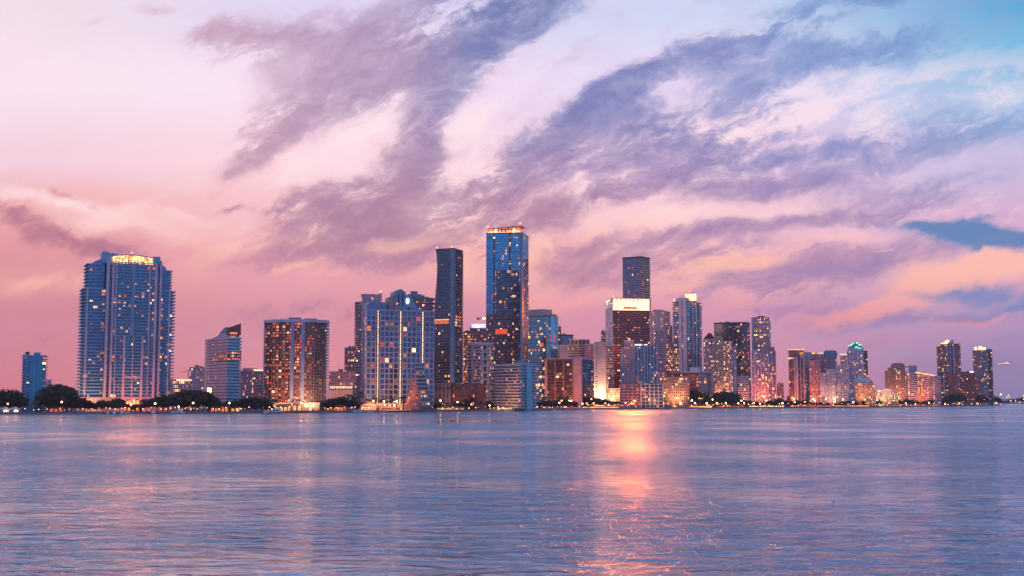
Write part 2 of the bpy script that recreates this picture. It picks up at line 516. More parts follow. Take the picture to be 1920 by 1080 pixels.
class MB:
    """mesh builder: boxes, prisms, tubes -> one mesh object"""
    def __init__(s):
        s.v = []
        s.f = []
        s.mi = []
        s.mats = []

    def m(s, mat):
        if mat not in s.mats:
            s.mats.append(mat)
        return s.mats.index(mat)

    def box(s, x0, x1, y0, y1, z0, z1, mat):
        n = len(s.v)
        s.v += [(x, y, z) for z in (z0, z1) for y in (y0, y1) for x in (x0, x1)]
        s.f += [tuple(n + i for i in q) for q in ((0, 2, 3, 1), (4, 5, 7, 6), (0, 1, 5, 4), (2, 6, 7, 3), (1, 3, 7, 5), (0, 4, 6, 2))]
        s.mi += [s.m(mat)] * 6
        return s

    def prism(s, pts, z0, z1, mat, top=None):
        """pts: plan outline, counter-clockwise; top: list of z per corner"""
        n, k = len(s.v), len(pts)
        s.v += [(x, y, z0) for x, y in pts]
        s.v += [(x, y, (top[i] if top else z1)) for i, (x, y) in enumerate(pts)]
        s.f.append(tuple(n + i for i in reversed(range(k))))
        s.f.append(tuple(n + k + i for i in range(k)))
        for i in range(k):
            j = (i + 1) % k
            s.f.append((n + i, n + j, n + k + j, n + k + i))
        s.mi += [s.m(mat)] * (k + 2)
        return s

    def extrude(s, pts, y0, y1, mat):
        """pts: outline in x,z (counter-clockwise seen from -y), drawn out along y"""
        n, k = len(s.v), len(pts)
        s.v += [(x, y0, z) for x, z in pts]
        s.v += [(x, y1, z) for x, z in pts]
        s.f.append(tuple(n + i for i in range(k)))
        s.f.append(tuple(n + k + i for i in reversed(range(k))))
        for i in range(k):
            j = (i + 1) % k
            s.f.append((n + i, n + k + i, n + k + j, n + j))
        s.mi += [s.m(mat)] * (k + 2)
        return s

    def tube(s, a, b, r0, r1, mat, n=6, caps=True):
        a, b = Vector(a), Vector(b)
        d = (b - a).normalized()
        u = d.orthogonal().normalized()
        w_ = d.cross(u)
        k = len(s.v)
        for p, r in ((a, r0), (b, r1)):
            for i in range(n):
                t = 2 * math.pi * i / n
                s.v.append(tuple(p + (u * math.cos(t) + w_ * math.sin(t)) * r))
        for i in range(n):
            j = (i + 1) % n
            s.f.append((k + i, k + j, k + n + j, k + n + i))
        s.mi += [s.m(mat)] * n
        if caps:
            s.f.append(tuple(k + i for i in reversed(range(n))))
            s.f.append(tuple(k + n + i for i in range(n)))
            s.mi += [s.m(mat)] * 2
        return s

    def ball(s, c, r, mat, n=8, m_=5, sz=1.0):
        k = len(s.v)
        s.v.append((c[0], c[1], c[2] - r * sz))
        for j in range(1, m_):
            ph = -math.pi / 2 + math.pi * j / m_
            for i in range(n):
                t = 2 * math.pi * i / n
                s.v.append((c[0] + r * math.cos(ph) * math.cos(t), c[1] + r * math.cos(ph) * math.sin(t), c[2] + r * sz * math.sin(ph)))
        s.v.append((c[0], c[1], c[2] + r * sz))
        last = len(s.v) - 1
        f0 = len(s.f)
        for i in range(n):
            j = (i + 1) % n
            s.f.append((k, k + 1 + j, k + 1 + i))
            for q in range(m_ - 2):
                a = k + 1 + q * n
                s.f.append((a + i, a + j, a + n + j, a + n + i))
            a = k + 1 + (m_ - 2) * n
            s.f.append((a + i, a + j, last))
        s.mi += [s.m(mat)] * (len(s.f) - f0)
        return s

    def mesh(s, name):
        me = bpy.data.meshes.new(name)
        me.from_pydata(s.v, [], s.f)
        for mt in s.mats:
            me.materials.append(MATS[mt])
        me.polygons.foreach_set('material_index', s.mi)
        me.update()
        return me

    def build(s, name, parent=None, loc=(0, 0, 0), rz=0):
        o = bpy.data.objects.new(name, s.mesh(name))
        o.location = loc
        o.rotation_euler = (0, 0, rz)
        return link(o, parent)


def inst(name, me, parent, loc, scale=(1, 1, 1), rz=0):
    o = bpy.data.objects.new(name, me)
    o.location = loc
    o.scale = scale
    o.rotation_euler = (0, 0, rz)
    return link(o, parent)


LITMIX = [('lit_white', .15), ('lit_amber', .23), ('lit_orange', .25), ('lit_red', .13), ('lit_dim', .24)]


def pick(mix, r):
    for k, p in mix:
        r -= p
        if r <= 0:
            return k
    return mix[-1][0]


class Bld:
    """one building. Local frame: x to the right along the front, y away, z up; px() turns photo columns into local x."""
    def __init__(s, name, label, cat, xl, xc, xr, D, a=0.0, ref=700, cap=100, seed=None):
        s.D = D
        s.ref = ref
        s.a = R(a)
        s.rnd = random.Random(seed if seed is not None else int(xl * 13 + D))
        s.cap = cap
        s.ox = xc if a != 0 else (xl + xr) / 2
        X = wx(s.ox, D, ref)
        az = math.atan2(X, D)
        s.k = D * math.cos(az) / FE
        s.rot = -(az + s.a)
        s.root = empty(name, (X, D, 1.5), s.rot, label, cat)
        ca, sa = math.cos(s.a), abs(math.sin(s.a))
        if a > 0:
            s.x0, s.x1 = -(xc - xl) * s.k / ca, 0.0
            s.d = (xr - xc) * s.k / sa if xr > xc else 20
        elif a < 0:
            s.x0, s.x1 = 0.0, (xr - xc) * s.k / ca
            s.d = (xc - xl) * s.k / sa if xc > xl else 20
        else:
            s.x0, s.x1 = -(xr - xl) / 2 * s.k, (xr - xl) / 2 * s.k
            s.d = 20
        s.w = s.x1 - s.x0
        s.wins = []

    def px(s, px, py=None):
        """local x on the front of photo column px (seen at row py)"""
        r0 = hx(s.ox, s.ref)
        r1 = hx(px, s.ref if py is None else py)
        return (r1 - r0) * FE * s.k / math.cos(s.a)

    def z(s, py):
        return wz(py, s.D) - 1.5

    def box(s, name, mat, x0, x1, y0, y1, z0, z1, rz=0, parent=None):
        return inst(name, cube_mesh(mat), parent or s.root, ((x0 + x1) / 2, (y0 + y1) / 2, (z0 + z1) / 2), (abs(x1 - x0), abs(y1 - y0), abs(z1 - z0)), rz)

    def part(s, name, mb, loc=(0, 0, 0), rz=0, parent=None):
        return mb.build(name, parent or s.root, loc, rz)

    def face(s, M, width, z0, z1, nf, n=8, ww=.7, wh=.6, lit=.08, cols=None, rows=None, glass='glass_blue', mix=None, low=0.0, dz=0.0, skip=None, proud=.06, bays=None):
        """windows over a face; M maps (u along, v outward, z) to the building frame"""
        mix = mix or LITMIX
        fh = (z1 - z0) / nf
        bw = width / n
        cols = dict(cols or {})
        rows = dict(rows or {})
        if n >= 6 and nf > 8 and 0 < lit < .3:
            for j in range(nf):
                if j not in rows and s.rnd.random() < .07:
                    rows[j] = lit * 3.5
            i = s.rnd.randrange(n)
            if i not in cols and s.rnd.random() < .5:
                cols[i] = lit * 3 + .05
        for i in range(n):
            for j in range(nf):
                if skip and skip(i, j):
                    continue
                p = lit * 1.3 * (1 + low * (1 - j / nf))
                p = max(p, cols.get(i, 0), rows.get(j, 0))
                on = s.rnd.random() < p
                mat = pick(mix, s.rnd.random()) if on else glass
                wv, hv = ww * bw, wh * fh
                cx = (i + .5) * bw
                cz = z0 + (j + .5 + dz) * fh
                if on and ww >= .7 and s.rnd.random() < .7 and not (rows.get(j, 0) > .5 or cols.get(i, 0) > .8):
                    f, f2 = s.rnd.uniform(.35, .85), s.rnd.uniform(.5, .95)
                    s.wins.append((0, M, cx, cz, wv, hv, glass, proud - .02))
                    cx += (s.rnd.random() - .5) * wv * (1 - f)
                    cz -= (1 - f2) * hv * .4
                    wv *= f
                    hv *= f2
                s.wins.append((1 if on else 0, M, cx, cz, wv, hv, mat, proud))

    def finish(s):
        ws = s.wins
        s.rnd.shuffle(ws)
        ws.sort(key=lambda q: -q[0])
        one, rest = ws[:s.cap], ws[s.cap:]
        for (on, M, u, z, wv, hv, mat, pr) in one:
            (ox, oy), ang = M
            c_, s_ = math.cos(ang), math.sin(ang)
            # outward normal of the face is (s_, -c_)
            x, y = ox + u * c_ + (pr - .1) * s_, oy + u * s_ - (pr - .1) * c_
            inst('window', cube_mesh(mat), s.root, (x, y, z), (wv, .2, hv), ang)
        if rest:
            mb = MB()
            for (on, M, u, z, wv, hv, mat, pr) in rest:
                (ox, oy), ang = M
                c_, s_ = math.cos(ang), math.sin(ang)
                n = len(mb.v)
                for dzz in (-hv / 2, hv / 2):
                    for dv in (pr, pr - .2):
                        for du in (-wv / 2, wv / 2):
                            uu = u + du
                            mb.v.append((ox + uu * c_ + dv * s_, oy + uu * s_ - dv * c_, z + dzz))
                mb.f += [tuple(n + i for i in q) for q in ((0, 2, 3, 1), (4, 5, 7, 6), (0, 1, 5, 4), (2, 6, 7, 3), (1, 3, 7, 5), (0, 4, 6, 2))]
                mb.mi += [mb.m(mat)] * 6
            tag(mb.build('window', s.root), kind='stuff')
        s.wins = []
        return s

    def block(s, x0, x1, y0, y1, z0, z1, nf, wall='grey_concrete', front=None, right=None, left=None, slab=None, piers=None, ang=0.0, pivot=None, name='wall', parapet=1.2, pier_mat=None):
        """a box-shaped volume with windows on its faces, floor slabs round it and upright piers.
        ang turns it about pivot (default: its front left corner)."""
        pv = pivot or (x0, y0)
        ca, sa = math.cos(ang), math.sin(ang)

        def tr(x, y):
            dx_, dy_ = x - pv[0], y - pv[1]
            return (pv[0] + dx_ * ca - dy_ * sa, pv[1] + dx_ * sa + dy_ * ca)

        def bx(nm, mat, a0, a1, b0, b1, c0, c1):
            cx, cy_ = tr((a0 + a1) / 2, (b0 + b1) / 2)
            return inst(nm, cube_mesh(mat), s.root, (cx, cy_, (c0 + c1) / 2), (a1 - a0, b1 - b0, c1 - c0), ang)

        bx(name, wall, x0, x1, y0, y1, z0, z1 + parapet)
        fh = (z1 - z0) / nf
        if front:
            s.face((tr(x0, y0), ang), x1 - x0, z0, z1, nf, **front)
        if right:
            s.face((tr(x1, y0), ang + math.pi / 2), y1 - y0, z0, z1, nf, **right)
        if left:
            s.face((tr(x0, y1), ang - math.pi / 2), y1 - y0, z0, z1, nf, **left)
        if slab:
            out, th, mat = slab[:3]
            step = slab[3] if len(slab) > 3 else 1
            ol = slab[4] if len(slab) > 4 else (out, out, out)      # left, front, right
            nm = slab[5] if len(slab) > 5 else 'balcony'
            for j in range(0, nf + 1, step):
                zz = z0 + j * fh
                bx(nm, mat, x0 - ol[0], x1 + ol[2], y0 - ol[1], y1 + .3, zz - th * .25, zz + th * .75)
        if piers:
            # list of (u fraction 0..1 on the front, width, out) ; or ('R', u, width, out) on the right side, 'L' on the left
            for pr in piers:
                if pr[0] == 'R':
                    _, u, pw, po = pr
                    yy = y0 + u * (y1 - y0)
                    bx('pier', pier_mat or wall, x1 - .1, x1 + po, yy - pw / 2, yy + pw / 2, z0, z1 + parapet * .8)
                elif pr[0] == 'L':
                    _, u, pw, po = pr
                    yy = y0 + u * (y1 - y0)
                    bx('pier', pier_mat or wall, x0 - po, x0 + .1, yy - pw / 2, yy + pw / 2, z0, z1 + parapet * .8)
                else:
                    u, pw, po = pr
                    xx = x0 + u * (x1 - x0)
                    bx('pier', pier_mat or wall, xx - pw / 2, xx + pw / 2, y0 - po, y0 + .1, z0, z1 + parapet * .8)
        return s


def even(n, w_, out, ends=True):
    r = range(0, n + 1) if ends else range(1, n)
    return [(i / n, w_, out) for i in r]

# ------------------------------------------------------------------ water and land
m, t, b = principled('water')
geo = t.new('ShaderNodeNewGeometry').outputs['Position']
b.inputs['Base Color'].default_value = (.04, .15, .28, 1)
b.inputs['IOR'].default_value = 1.75
mp = t.new('ShaderNodeMapping')
t.put(mp.inputs['Vector'], geo)
mp.inputs['Scale'].default_value = (.46, 1.0, 1)
mp.inputs['Rotation'].default_value = (0, 0, R(8))
n1 = t.noise(mp.outputs[0], .30, 3, .55, .4)
n2 = t.noise(mp.outputs[0], .9, 5, .62, .5)
gust = t.noise(geo, .012, 3, .6)
n0 = t.noise(mp.outputs[0], .06, 2, .5)
hgt = t.math('ADD', t.math('MULTIPLY', n0, 3.6), t.math('ADD', t.math('MULTIPLY', n1, 4.6), t.math('MULTIPLY', n2, .5)))
sep = t.new('ShaderNodeSeparateXYZ')
t.put(sep.inputs[0], geo)
dist = sep.outputs[1]
calm = t.math('MULTIPLY', t.maprange(dist, 560, 700), t.maprange(dist, 860, 980, 1, 0))     # a sheltered, smoother lane
bmp = t.new('ShaderNodeBump')
t.put(bmp.inputs['Height'], hgt)
bmp.inputs['Distance'].default_value = 1.0
st = t.math('MULTIPLY', t.maprange(gust, .32, .68, .2, 1.3), t.math('SUBTRACT', 1.0, t.math('MULTIPLY', calm, .3)))
t.put(bmp.inputs['Strength'], t.math('MULTIPLY', st, t.maprange(dist, 150, 1000, .78, .9)))
t.put(b.inputs['Normal'], bmp.outputs[0])
t.put(b.inputs['Roughness'], t.math('SUBTRACT', t.maprange(dist, 60, 600, .09, .15), t.math('MULTIPLY', calm, .04)))
gls = t.new('ShaderNodeBsdfGlossy')
gls.inputs['Color'].default_value = (1, 1, 1, 1)
t.link(b.inputs['Roughness'].links[0].from_socket, gls.inputs['Roughness'])
t.link(bmp.outputs[0], gls.inputs['Normal'])
frs = t.new('ShaderNodeFresnel')
frs.inputs['IOR'].default_value = 1.5
t.link(bmp.outputs[0], frs.inputs['Normal'])
dfs = t.new('ShaderNodeBsdfDiffuse')
dfs.inputs['Color'].default_value = (.05, .26, .37, 1)
mxs = t.new('ShaderNodeMixShader')
t.put(mxs.inputs[0], t.math('MULTIPLY_ADD', frs.outputs[0], 1.25, .13, clamp=True))
t.link(dfs.outputs[0], mxs.inputs[1])
t.link(gls.outputs[0], mxs.inputs[2])
t.link(mxs.outputs[0], m.node_tree.nodes['Material Output'].inputs[0])
wm = MB()
wm.v = [(-9000, -300, 0), (9000, -300, 0), (9000, 16000, 0), (-9000, 16000, 0)]
wm.f = [(0, 1, 2, 3)]
wm.mi = [wm.m('water')]
tag(wm.build('water'), kind='structure')

pts = [(wx(px, D, 775), D) for px, D in SHORE]
far = [(wx(1884, 3050, 760), 3050), (wx(1884, 3050, 760) + 60, 3500), (wx(1884, 3050, 760), 5200), (-3500, 5200)]
land = MB().prism([(x, y + 1.2) for x, y in pts] + far, -2, 1.5, 'soil')
tag(land.build('ground'), kind='structure')
# seawall along the shore
sw = MB()
for (xa, ya), (xb, yb) in zip(pts, pts[1:]):
    n_ = Vector((yb - ya, -(xb - xa))).normalized() * 1.4
    sw.prism([(xa, ya), (xa + n_.x, ya + n_.y), (xb + n_.x, yb + n_.y), (xb, yb)], -2, 1.9, 'grey_concrete')
    sw.prism([(xa - n_.x * .3, ya - n_.y * .3), (xa + n_.x * 1.15, ya + n_.y * 1.15), (xb + n_.x * 1.15, yb + n_.y * 1.15), (xb - n_.x * .3, yb - n_.y * .3)], 1.902, 2.2, 'grey_concrete')
tag(sw.build('seawall'), 'long low concrete seawall between the bay and the shore trees', 'seawall')


def beacon(B, x, y, z, h=3.0, mat='lamp_red', r=.7):
    mb = MB().tube((x, y, z), (x, y, z + h), .12, .08, 'dark_metal')
    o = B.part('mast', mb)
    mb = MB().ball((x, y, z + h + r * .6), r, mat)
    B.part('beacon', mb, parent=o)


# ================================================================== 1 small blue tower, far left
B = Bld('apartment_tower', 'slim bright blue tower with a blank windowless front, standing alone at the far left', 'tower', 41, 87, 87, 1092, 0, seed=3)
B.d = 18
zt = B.z(667)
B.block(B.px(42), B.px(56), 1.5, 16, 0, zt, 20, 'aqua_paint', front=dict(n=2, ww=.85, wh=.6, lit=.1, cols={1: .3}, glass='glass_blue'), slab=(1.0, .5, 'aqua_paint', 1, (.9, .8, 0)))
B.block(B.px(78.5), B.px(86), 1.5, 16, 0, B.z(668), 20, 'aqua_paint', front=dict(n=1, ww=.85, wh=.6, lit=.35, glass='glass_blue'), slab=(1.0, .5, 'aqua_paint', 1, (0, .8, 1.4)))
B.box('stair_shaft', 'teal_paint', B.px(56), B.px(78.5), 0, 16, 0, B.z(666))
B.box('rib', 'aqua_paint', B.px(63), B.px(64.5), -.5, 0, 0, B.z(672))
B.box('mechanical_penthouse', 'teal_paint', B.px(62), B.px(75), 3, 13, B.z(666), B.z(660.5))
B.box('roof_box', 'dark_metal', B.px(46), B.px(54), 3, 9, zt + 1.2, zt + 3.5)
B.finish()

# ================================================================== 3 big blue tower, left
B = Bld('residential_tower', 'huge pale blue condominium tower on the left with a glowing arched glass crown', 'tower', 150, 150, 327, 1135, -5, ref=640, seed=5)
B.root.location.x += 1.8
P_ = B.px
zb = B.z(745)
gl = 'glass_blue'
# wings, lower and upper parts
fl = lambda a, b_, n: n
zW = B.z(541)
NF = 33
wing = dict(ww=.94, wh=.62, glass=gl, dz=.05)
B.block(P_(155), P_(193), 4, 34, zb, zW, NF, 'blue_paint', front=dict(n=5, lit=.06, cols={4: .42}, low=.8, **wing), slab=(1.4, 1.1, 'blue_paint', 1, (3.2, 1.2, 0)))
B.block(P_(300), P_(324), 4, 34, zb, zW, NF, 'blue_paint', front=dict(n=4, lit=.06, cols={0: .45}, low=.8, **wing), slab=(1.4, 1.1, 'blue_paint', 1, (0, 1.2, 3.0)))
B.block(P_(164, 520), P_(194, 520), 6, 32, zW + 1.3, B.z(494), 7, 'blue_paint', front=dict(n=4, lit=.03, **wing), slab=(1.4, 1.0, 'blue_paint', 1, (2.6, 1.2, 0)), piers=[(.4, .7, 1.2)])
B.block(P_(299, 520), P_(321, 520), 6, 32, zW + 1.3, B.z(501), 7, 'blue_paint', front=dict(n=4, lit=.03, **wing), slab=(1.4, 1.0, 'blue_paint', 1, (0, 1.2, 2.6)), piers=[(.45, .7, 1.2)])
# wing piers
for xx in (158, 318):
    B.box('pier', 'lilac_paint', P_(xx) - .8, P_(xx) + .8, 2.6, 4.2, zb, zW)
# centre
B.block(P_(207), P_(287), 0, 36, zb, B.z(489), 42, 'blue_paint', front=dict(n=16, ww=.96, wh=.60, lit=.03, low=.4, cols={0: .22, 15: .2, 1: .1}, rows={31: .28, 27: .12, 21: .22, 12: .2, 6: .22, 4: .12}, glass=gl, dz=.05), slab=(1.2, 1.0, 'blue_paint', 1, (0, 1.0, 0)))
zm = B.z(628)
zt = B.z(492)
for xx, ww_, mt in ((247, 3.2, 'blue_paint'), (214, 1.3, 'lilac_paint'), (279, 1.3, 'lilac_paint')):
    B.box('pier', mt, P_(xx, 560) - ww_ / 2, P_(xx, 560) + ww_ / 2, -1.7, .1, zm, zt)
for xx, ww_ in ((229, 1.9), (264, 1.9), (212, .8), (246, .8), (276, .8)):
    B.box('pier', 'lilac_paint', P_(xx, 690) - ww_ / 2, P_(xx, 690) + ww_ / 2, -1.6, .1, zb, zm)
B.box('lintel', 'lilac_paint', P_(229), P_(264), -1.3, -.1, B.z(709), B.z(705))
# dark slots flanked by tall piers
for xa, xb in ((193, 207.5), (286.5, 300.5)):
    B.box('tower_shaft', 'blue_paint', P_(xa), P_(xb), 1, 34, zb, B.z(482))
    c0, c1 = P_(xa), P_(xb)
    B.box('pier', 'lilac_paint', c0, c0 + 2.4, -1.9, 1, zb, B.z(488))
    B.box('pier', 'lilac_paint', c1 - 1.9, c1, -1.9, 1, zb, B.z(488))
    B.face(((c0 + 2.4, 1), 0), c1 - c0 - 4.3, zb, B.z(494), 42, n=1, ww=1, wh=.7, lit=0, glass='glass_dark')
# crown
zc = B.z(491)
mb = MB().extrude([(P_(190, 480), zc), (P_(208, 480), zc), (P_(208, 480), B.z(474)), (P_(199, 480), B.z(469)), (P_(190, 480), B.z(469))], 3, 24, 'blue_paint')
mb.extrude([(P_(225, 480), B.z(474)), (P_(208, 480), B.z(471)), (P_(208, 480), zc), (P_(225, 480), zc)][::-1], 4, 22, 'blue_paint')
B.part('crown_shoulder', mb)
mb = MB().extrude([(P_(286, 480), zc), (P_(302, 480), zc), (P_(302, 480), B.z(474)), (P_(290, 480), B.z(474)), (P_(286, 480), B.z(476))], 3, 24, 'blue_paint')
B.part('crown_shoulder', mb)
mb = MB().extrude([(P_(172, 490), B.z(494)), (P_(190, 490), B.z(494)), (P_(190, 490), B.z(482)), (P_(186, 490), B.z(483)), (P_(173, 490), B.z(489))], 6, 24, 'blue_paint')
B.part('crown_step', mb)
mb = MB().extrude([(P_(302, 490), B.z(500)), (P_(315, 490), B.z(500)), (P_(315, 490), B.z(494)), (P_(303, 490), B.z(487)), (P_(302, 490), B.z(486))], 6, 24, 'blue_paint')
B.part('crown_step', mb)
# arched crown of lit glass
xa, xb = P_(208, 483), P_(287, 483)
arc = []
for i in range(13):
    u = i / 12
    arc.append((xa + (xb - xa) * u, B.z(478.5) + (B.z(475) - B.z(478.5)) * (1 - (2 * u - 1) ** 2) - (0 if u < .5 else .8 * (u - .5))))
mb = MB().extrude([(xa, B.z(490)), (xb, B.z(490.5))] + arc[::-1], -.6, 20, 'crown_panes')
cr = B.part('crown_glass', mb)


def add_streak_light(B, x0_, x1_, z0_, z1_, y_, power, color, tilt=8):  # added area lamp, not seen directly; makes a crown's streak on the water
    ld = bpy.data.lights.new('added_streak_light', 'AREA')
    ld.shape = 'RECTANGLE'
    ld.size = x1_ - x0_
    ld.size_y = z1_ - z0_
    ld.energy = power
    ld.color = color
    lo = bpy.data.objects.new('added_streak_light', ld)
    lo.location = ((x0_ + x1_) / 2, y_, (z0_ + z1_) / 2)
    lo.rotation_euler = (-R(90 - tilt), 0, 0)
    link(lo, B.root)


add_streak_light(B, xa, xb, B.z(490), B.z(478), -1.6, 52000, (1, .24, .06))  # extra lamp for the orange streak below the arch
mb = MB()
for i in range(14):
    u = i / 13
    x = xa + (xb - xa) * u
    mb.box(x - .18, x + .18, -1.0, -.62, B.z(490.5), B.z(478.5), 'grey_concrete')
mb.box(xa, xb, -1.1, -.66, B.z(484.6), B.z(484), 'grey_concrete')
B.part('mullion', mb, parent=cr)
mb = MB()
for i in range(12):
    (a0, z0_), (a1, z1_) = arc[i], arc[i + 1]
    mb.extrude([(a0, z0_), (a1, z1_), (a1, z1_ + .8), (a0, z0_ + .8)], -2, 20.5, 'blue_paint')
B.part('roof', mb)
B.box('podium', 'pink_paint', P_(150), P_(330), -2, 40, 0, zb)
B.face(((P_(222), -2), 0), P_(270) - P_(222), .5, zb - 1, 2, n=12, ww=.7, wh=.8, lit=1, mix=[('street_glow', .6), ('lit_orange', .4)])
for xx in (212, 282, 247, 229, 264):
    B.box('pier', 'lilac_paint', P_(xx) - 1, P_(xx) + 1, -3, -2.05, 0, zb)
B.finish()
beacon(B, P_(247, 475), 6, B.z(474.8), 3)

# ================================================================== 5 sloped blue white tower
B = Bld('hotel_tower', 'white banded tower right of the big blue tower, its roof rising to a pointed fin', 'tower', 384, 427, 449, 1165, 68, seed=9)
P_ = B.px
H = B.z(635)
n = 22
B.block(B.x0, B.x1, 0, B.d, 4, H, n, 'dark_stone', front=dict(n=18, ww=.94, wh=.5, lit=.03, glass='glass_dark'), right=dict(n=5, ww=.94, wh=.5, lit=.03, glass='glass_blue'), slab=(1.2, 1.9, 'lilac_paint', 1, (1.6, 1.2, .9)))
for j in range(n + 1):
    B.box('balcony', 'aqua_paint', .92, 1.3, -.8, B.d + 1.2, 4 + (H - 4) * j / n - .4, 4 + (H - 4) * j / n + 1.4)
zf = (H - 4) / n
B.box('window_band', 'glass_dark', B.x1 - 34, B.x1 + 1.6, -1.8, B.d + .8, 4 + 15.0 * zf, 4 + 17.9 * zf)
B.face(((B.x1 - 34, -1.8), 0), 35.6, 4 + 15 * zf, 4 + 17.9 * zf, 3, n=10, ww=.8, wh=.6, lit=.15, cols={7: .4, 8: .6, 9: .7}, glass='glass_dark', mix=[('lit_orange', .6), ('lit_red', .2), ('lit_amber', .2)])
B.face(((B.x1 + 1.6, -1.8), math.pi / 2), B.d + 2.4, 4 + 15 * zf, 4 + 17.9 * zf, 3, n=6, ww=.8, wh=.6, lit=.75, glass='glass_dark', mix=[('lit_orange', .6), ('lit_red', .2), ('lit_amber', .2)])
L_ = B.x1 - B.x0
for i, (u, py) in enumerate([(0.0, 634), (.10, 632.5), (.20, 631), (.30, 629.5), (.40, 628), (.50, 626), (.60, 624)]):
    B.box('attic', 'lilac_paint' if i % 2 == 0 else 'blue_paint', B.x0 + u * L_, B.x1 - .02 * i - .5, .6 + .03 * i, B.d - .6 - .03 * i, H + 1.4, B.z(py))
mb = MB().extrude([(B.x0 + L_ * .40, H + 2), (B.x1 - 1, H + 2), (B.x1 - 1, B.z(614)), (B.x0 + L_ * .92, B.z(613)), (B.x0 + L_ * .84, B.z(612.5)), (B.x0 + L_ * .74, B.z(614)), (B.x0 + L_ * .64, B.z(618)), (B.x0 + L_ * .54, B.z(624)), (B.x0 + L_ * .46, B.z(629))], 1, B.d - 1.5, 'roof_blue')
B.part('crown', mb)
mb = MB().prism([(B.x1 - 3, -.8), (B.x1 + 1, -.8), (B.x1 + 1, B.d + .3), (B.x1 - 2, B.d + .3)], B.z(628), 0, 'brown_stone', top=[B.z(616), B.z(614.5), B.z(605.5), B.z(608)])
B.part('crown_fin', mb)
B.box('lit_terrace', 'lit_orange', B.x1 - 1, B.x1 + 1.15, 1, B.d * .7, B.z(626), B.z(623))
B.box('lit_terrace', 'lit_amber', B.x1 - 1, B.x1 + 1.15, 2, B.d * .6, B.z(633.6), B.z(632))
B.finish()
# tall yellow lights at its left foot

# ================================================================== 7 brown balcony tower
B = Bld('residential_tower', 'broad brown balcony tower with faceted front and two roof blocks, yellow lights at foot', 'tower', 492, 617, 617, 1165, 0, seed=11)
P_ = B.px
z0 = 9
zt = B.z(604)
nf = 27
# faceted plan: five flat facets bulging towards the bay
plan = [(496, 22), (510, 9), (541, 2), (566, 0), (588, 1), (612, 12)]
tops = [B.z(607), B.z(604.5), B.z(600.5), B.z(600.5), B.z(600.5), B.z(602)]
pp = [(P_(a), b_) for a, b_ in plan]
mb = MB().prism(pp + [(P_(612), 34), (P_(496), 34)], 0, zt, 'brown_stone')
B.part('wall', mb)
specs = [dict(n=3, lit=.3, cols={1: .5}), dict(n=5, lit=.42), dict(n=5, lit=.42, rows={26: .9}), dict(n=5, lit=.22), dict(n=5, lit=.10)]
for (p, q), sp in zip(zip(pp, pp[1:]), specs):
    ang = math.atan2(q[1] - p[1], q[0] - p[0])
    wd = math.hypot(q[0] - p[0], q[1] - p[1])
    B.face((p, ang), wd, z0, zt, nf, ww=.9, wh=.62, glass='glass_brown' if sp['lit'] > .15 else 'glass_dark', low=.4, mix=[('lit_white', .06), ('lit_amber', .14), ('lit_orange', .34), ('lit_red', .34), ('lit_dim', .12)], **sp)
    for j in range(nf + 1):
        zz = z0 + (zt - z0) * j / nf
        mx_, my_ = (p[0] + q[0]) / 2, (p[1] + q[1]) / 2
        s_, c_ = math.sin(ang), math.cos(ang)
        inst('balcony', cube_mesh('tan_stone' if ang < .2 else 'grey_concrete'), B.root, (mx_ + .5 * s_, my_ - .5 * c_, zz), (wd, 1.4, .55), ang)
    for i in range(sp['n']):
        u = i / sp['n']
        inst('pier', cube_mesh('tan_stone'), B.root, (p[0] + (q[0] - p[0]) * u + .65 * s_, p[1] + (q[1] - p[1]) * u - .65 * c_, (z0 + zt) / 2), (.55, 1.3, zt - z0), ang)
for xx in (547, 567):
    B.box('pier', 'hotel_frame', P_(xx) - 1.7, P_(xx) + 1.7, -1.6, 3, 0, B.z(601))
for j in range(nf + 1):
    zz = z0 + (zt - z0) * j / nf
    B.box('balcony', 'lilac_paint', P_(492), P_(497), 20, 30, zz - .3, zz + 1.2)
    B.box('balcony', 'lilac_paint', P_(611), P_(617.5), 11.5, 24, zz - .3, zz + 1.2)
mb = MB().prism([(P_(492), 21), (P_(510, 605), 7), (P_(541), 0), (P_(566), -2), (P_(588), -1), (P_(617), 11), (P_(617), 35), (P_(492), 35)], zt + .02, zt + 2.8, 'lilac_paint')
mb.prism([(P_(517), 9), (P_(541), 3), (P_(590), 3), (P_(603), 10), (P_(603), 30), (P_(517), 30)], zt + 2.82, B.z(600), 'lilac_paint')
B.part('parapet', mb)
mb = MB().prism([(P_(539), 8), (P_(543), 5), (P_(559), 5), (P_(563), 8), (P_(563), 22), (P_(539), 22)], B.z(600) + .02, B.z(594.5), 'roof_blue')
B.part('mechanical_penthouse', mb)
mb = MB().prism([(P_(569), 8), (P_(573), 6), (P_(593), 6), (P_(593), 20), (P_(569), 20)], B.z(600) + .02, B.z(596), 'roof_blue')
B.part('mechanical_penthouse', mb)
beacon(B, P_(526), 9, zt + 2.8, 3.5, 'lit_amber', .6)
B.box('podium', 'beige_paint', P_(500), P_(600), -9, 1.9, 0, z0 - .4)
B.face(((P_(503), -9), 0), P_(590) - P_(503), .5, z0 - 1, 2, n=18, ww=.66, wh=.72, lit=.6, mix=[('lit_orange', .3), ('lit_white', .3), ('lit_amber', .4)], glass='glass_brown')
B.finish()

RED = [('lit_white', .08), ('lit_amber', .18), ('lit_orange', .34), ('lit_red', .2), ('lit_dim', .2)]
WARM = [('lit_white', .26), ('lit_amber', .32), ('lit_orange', .18), ('lit_dim', .24)]


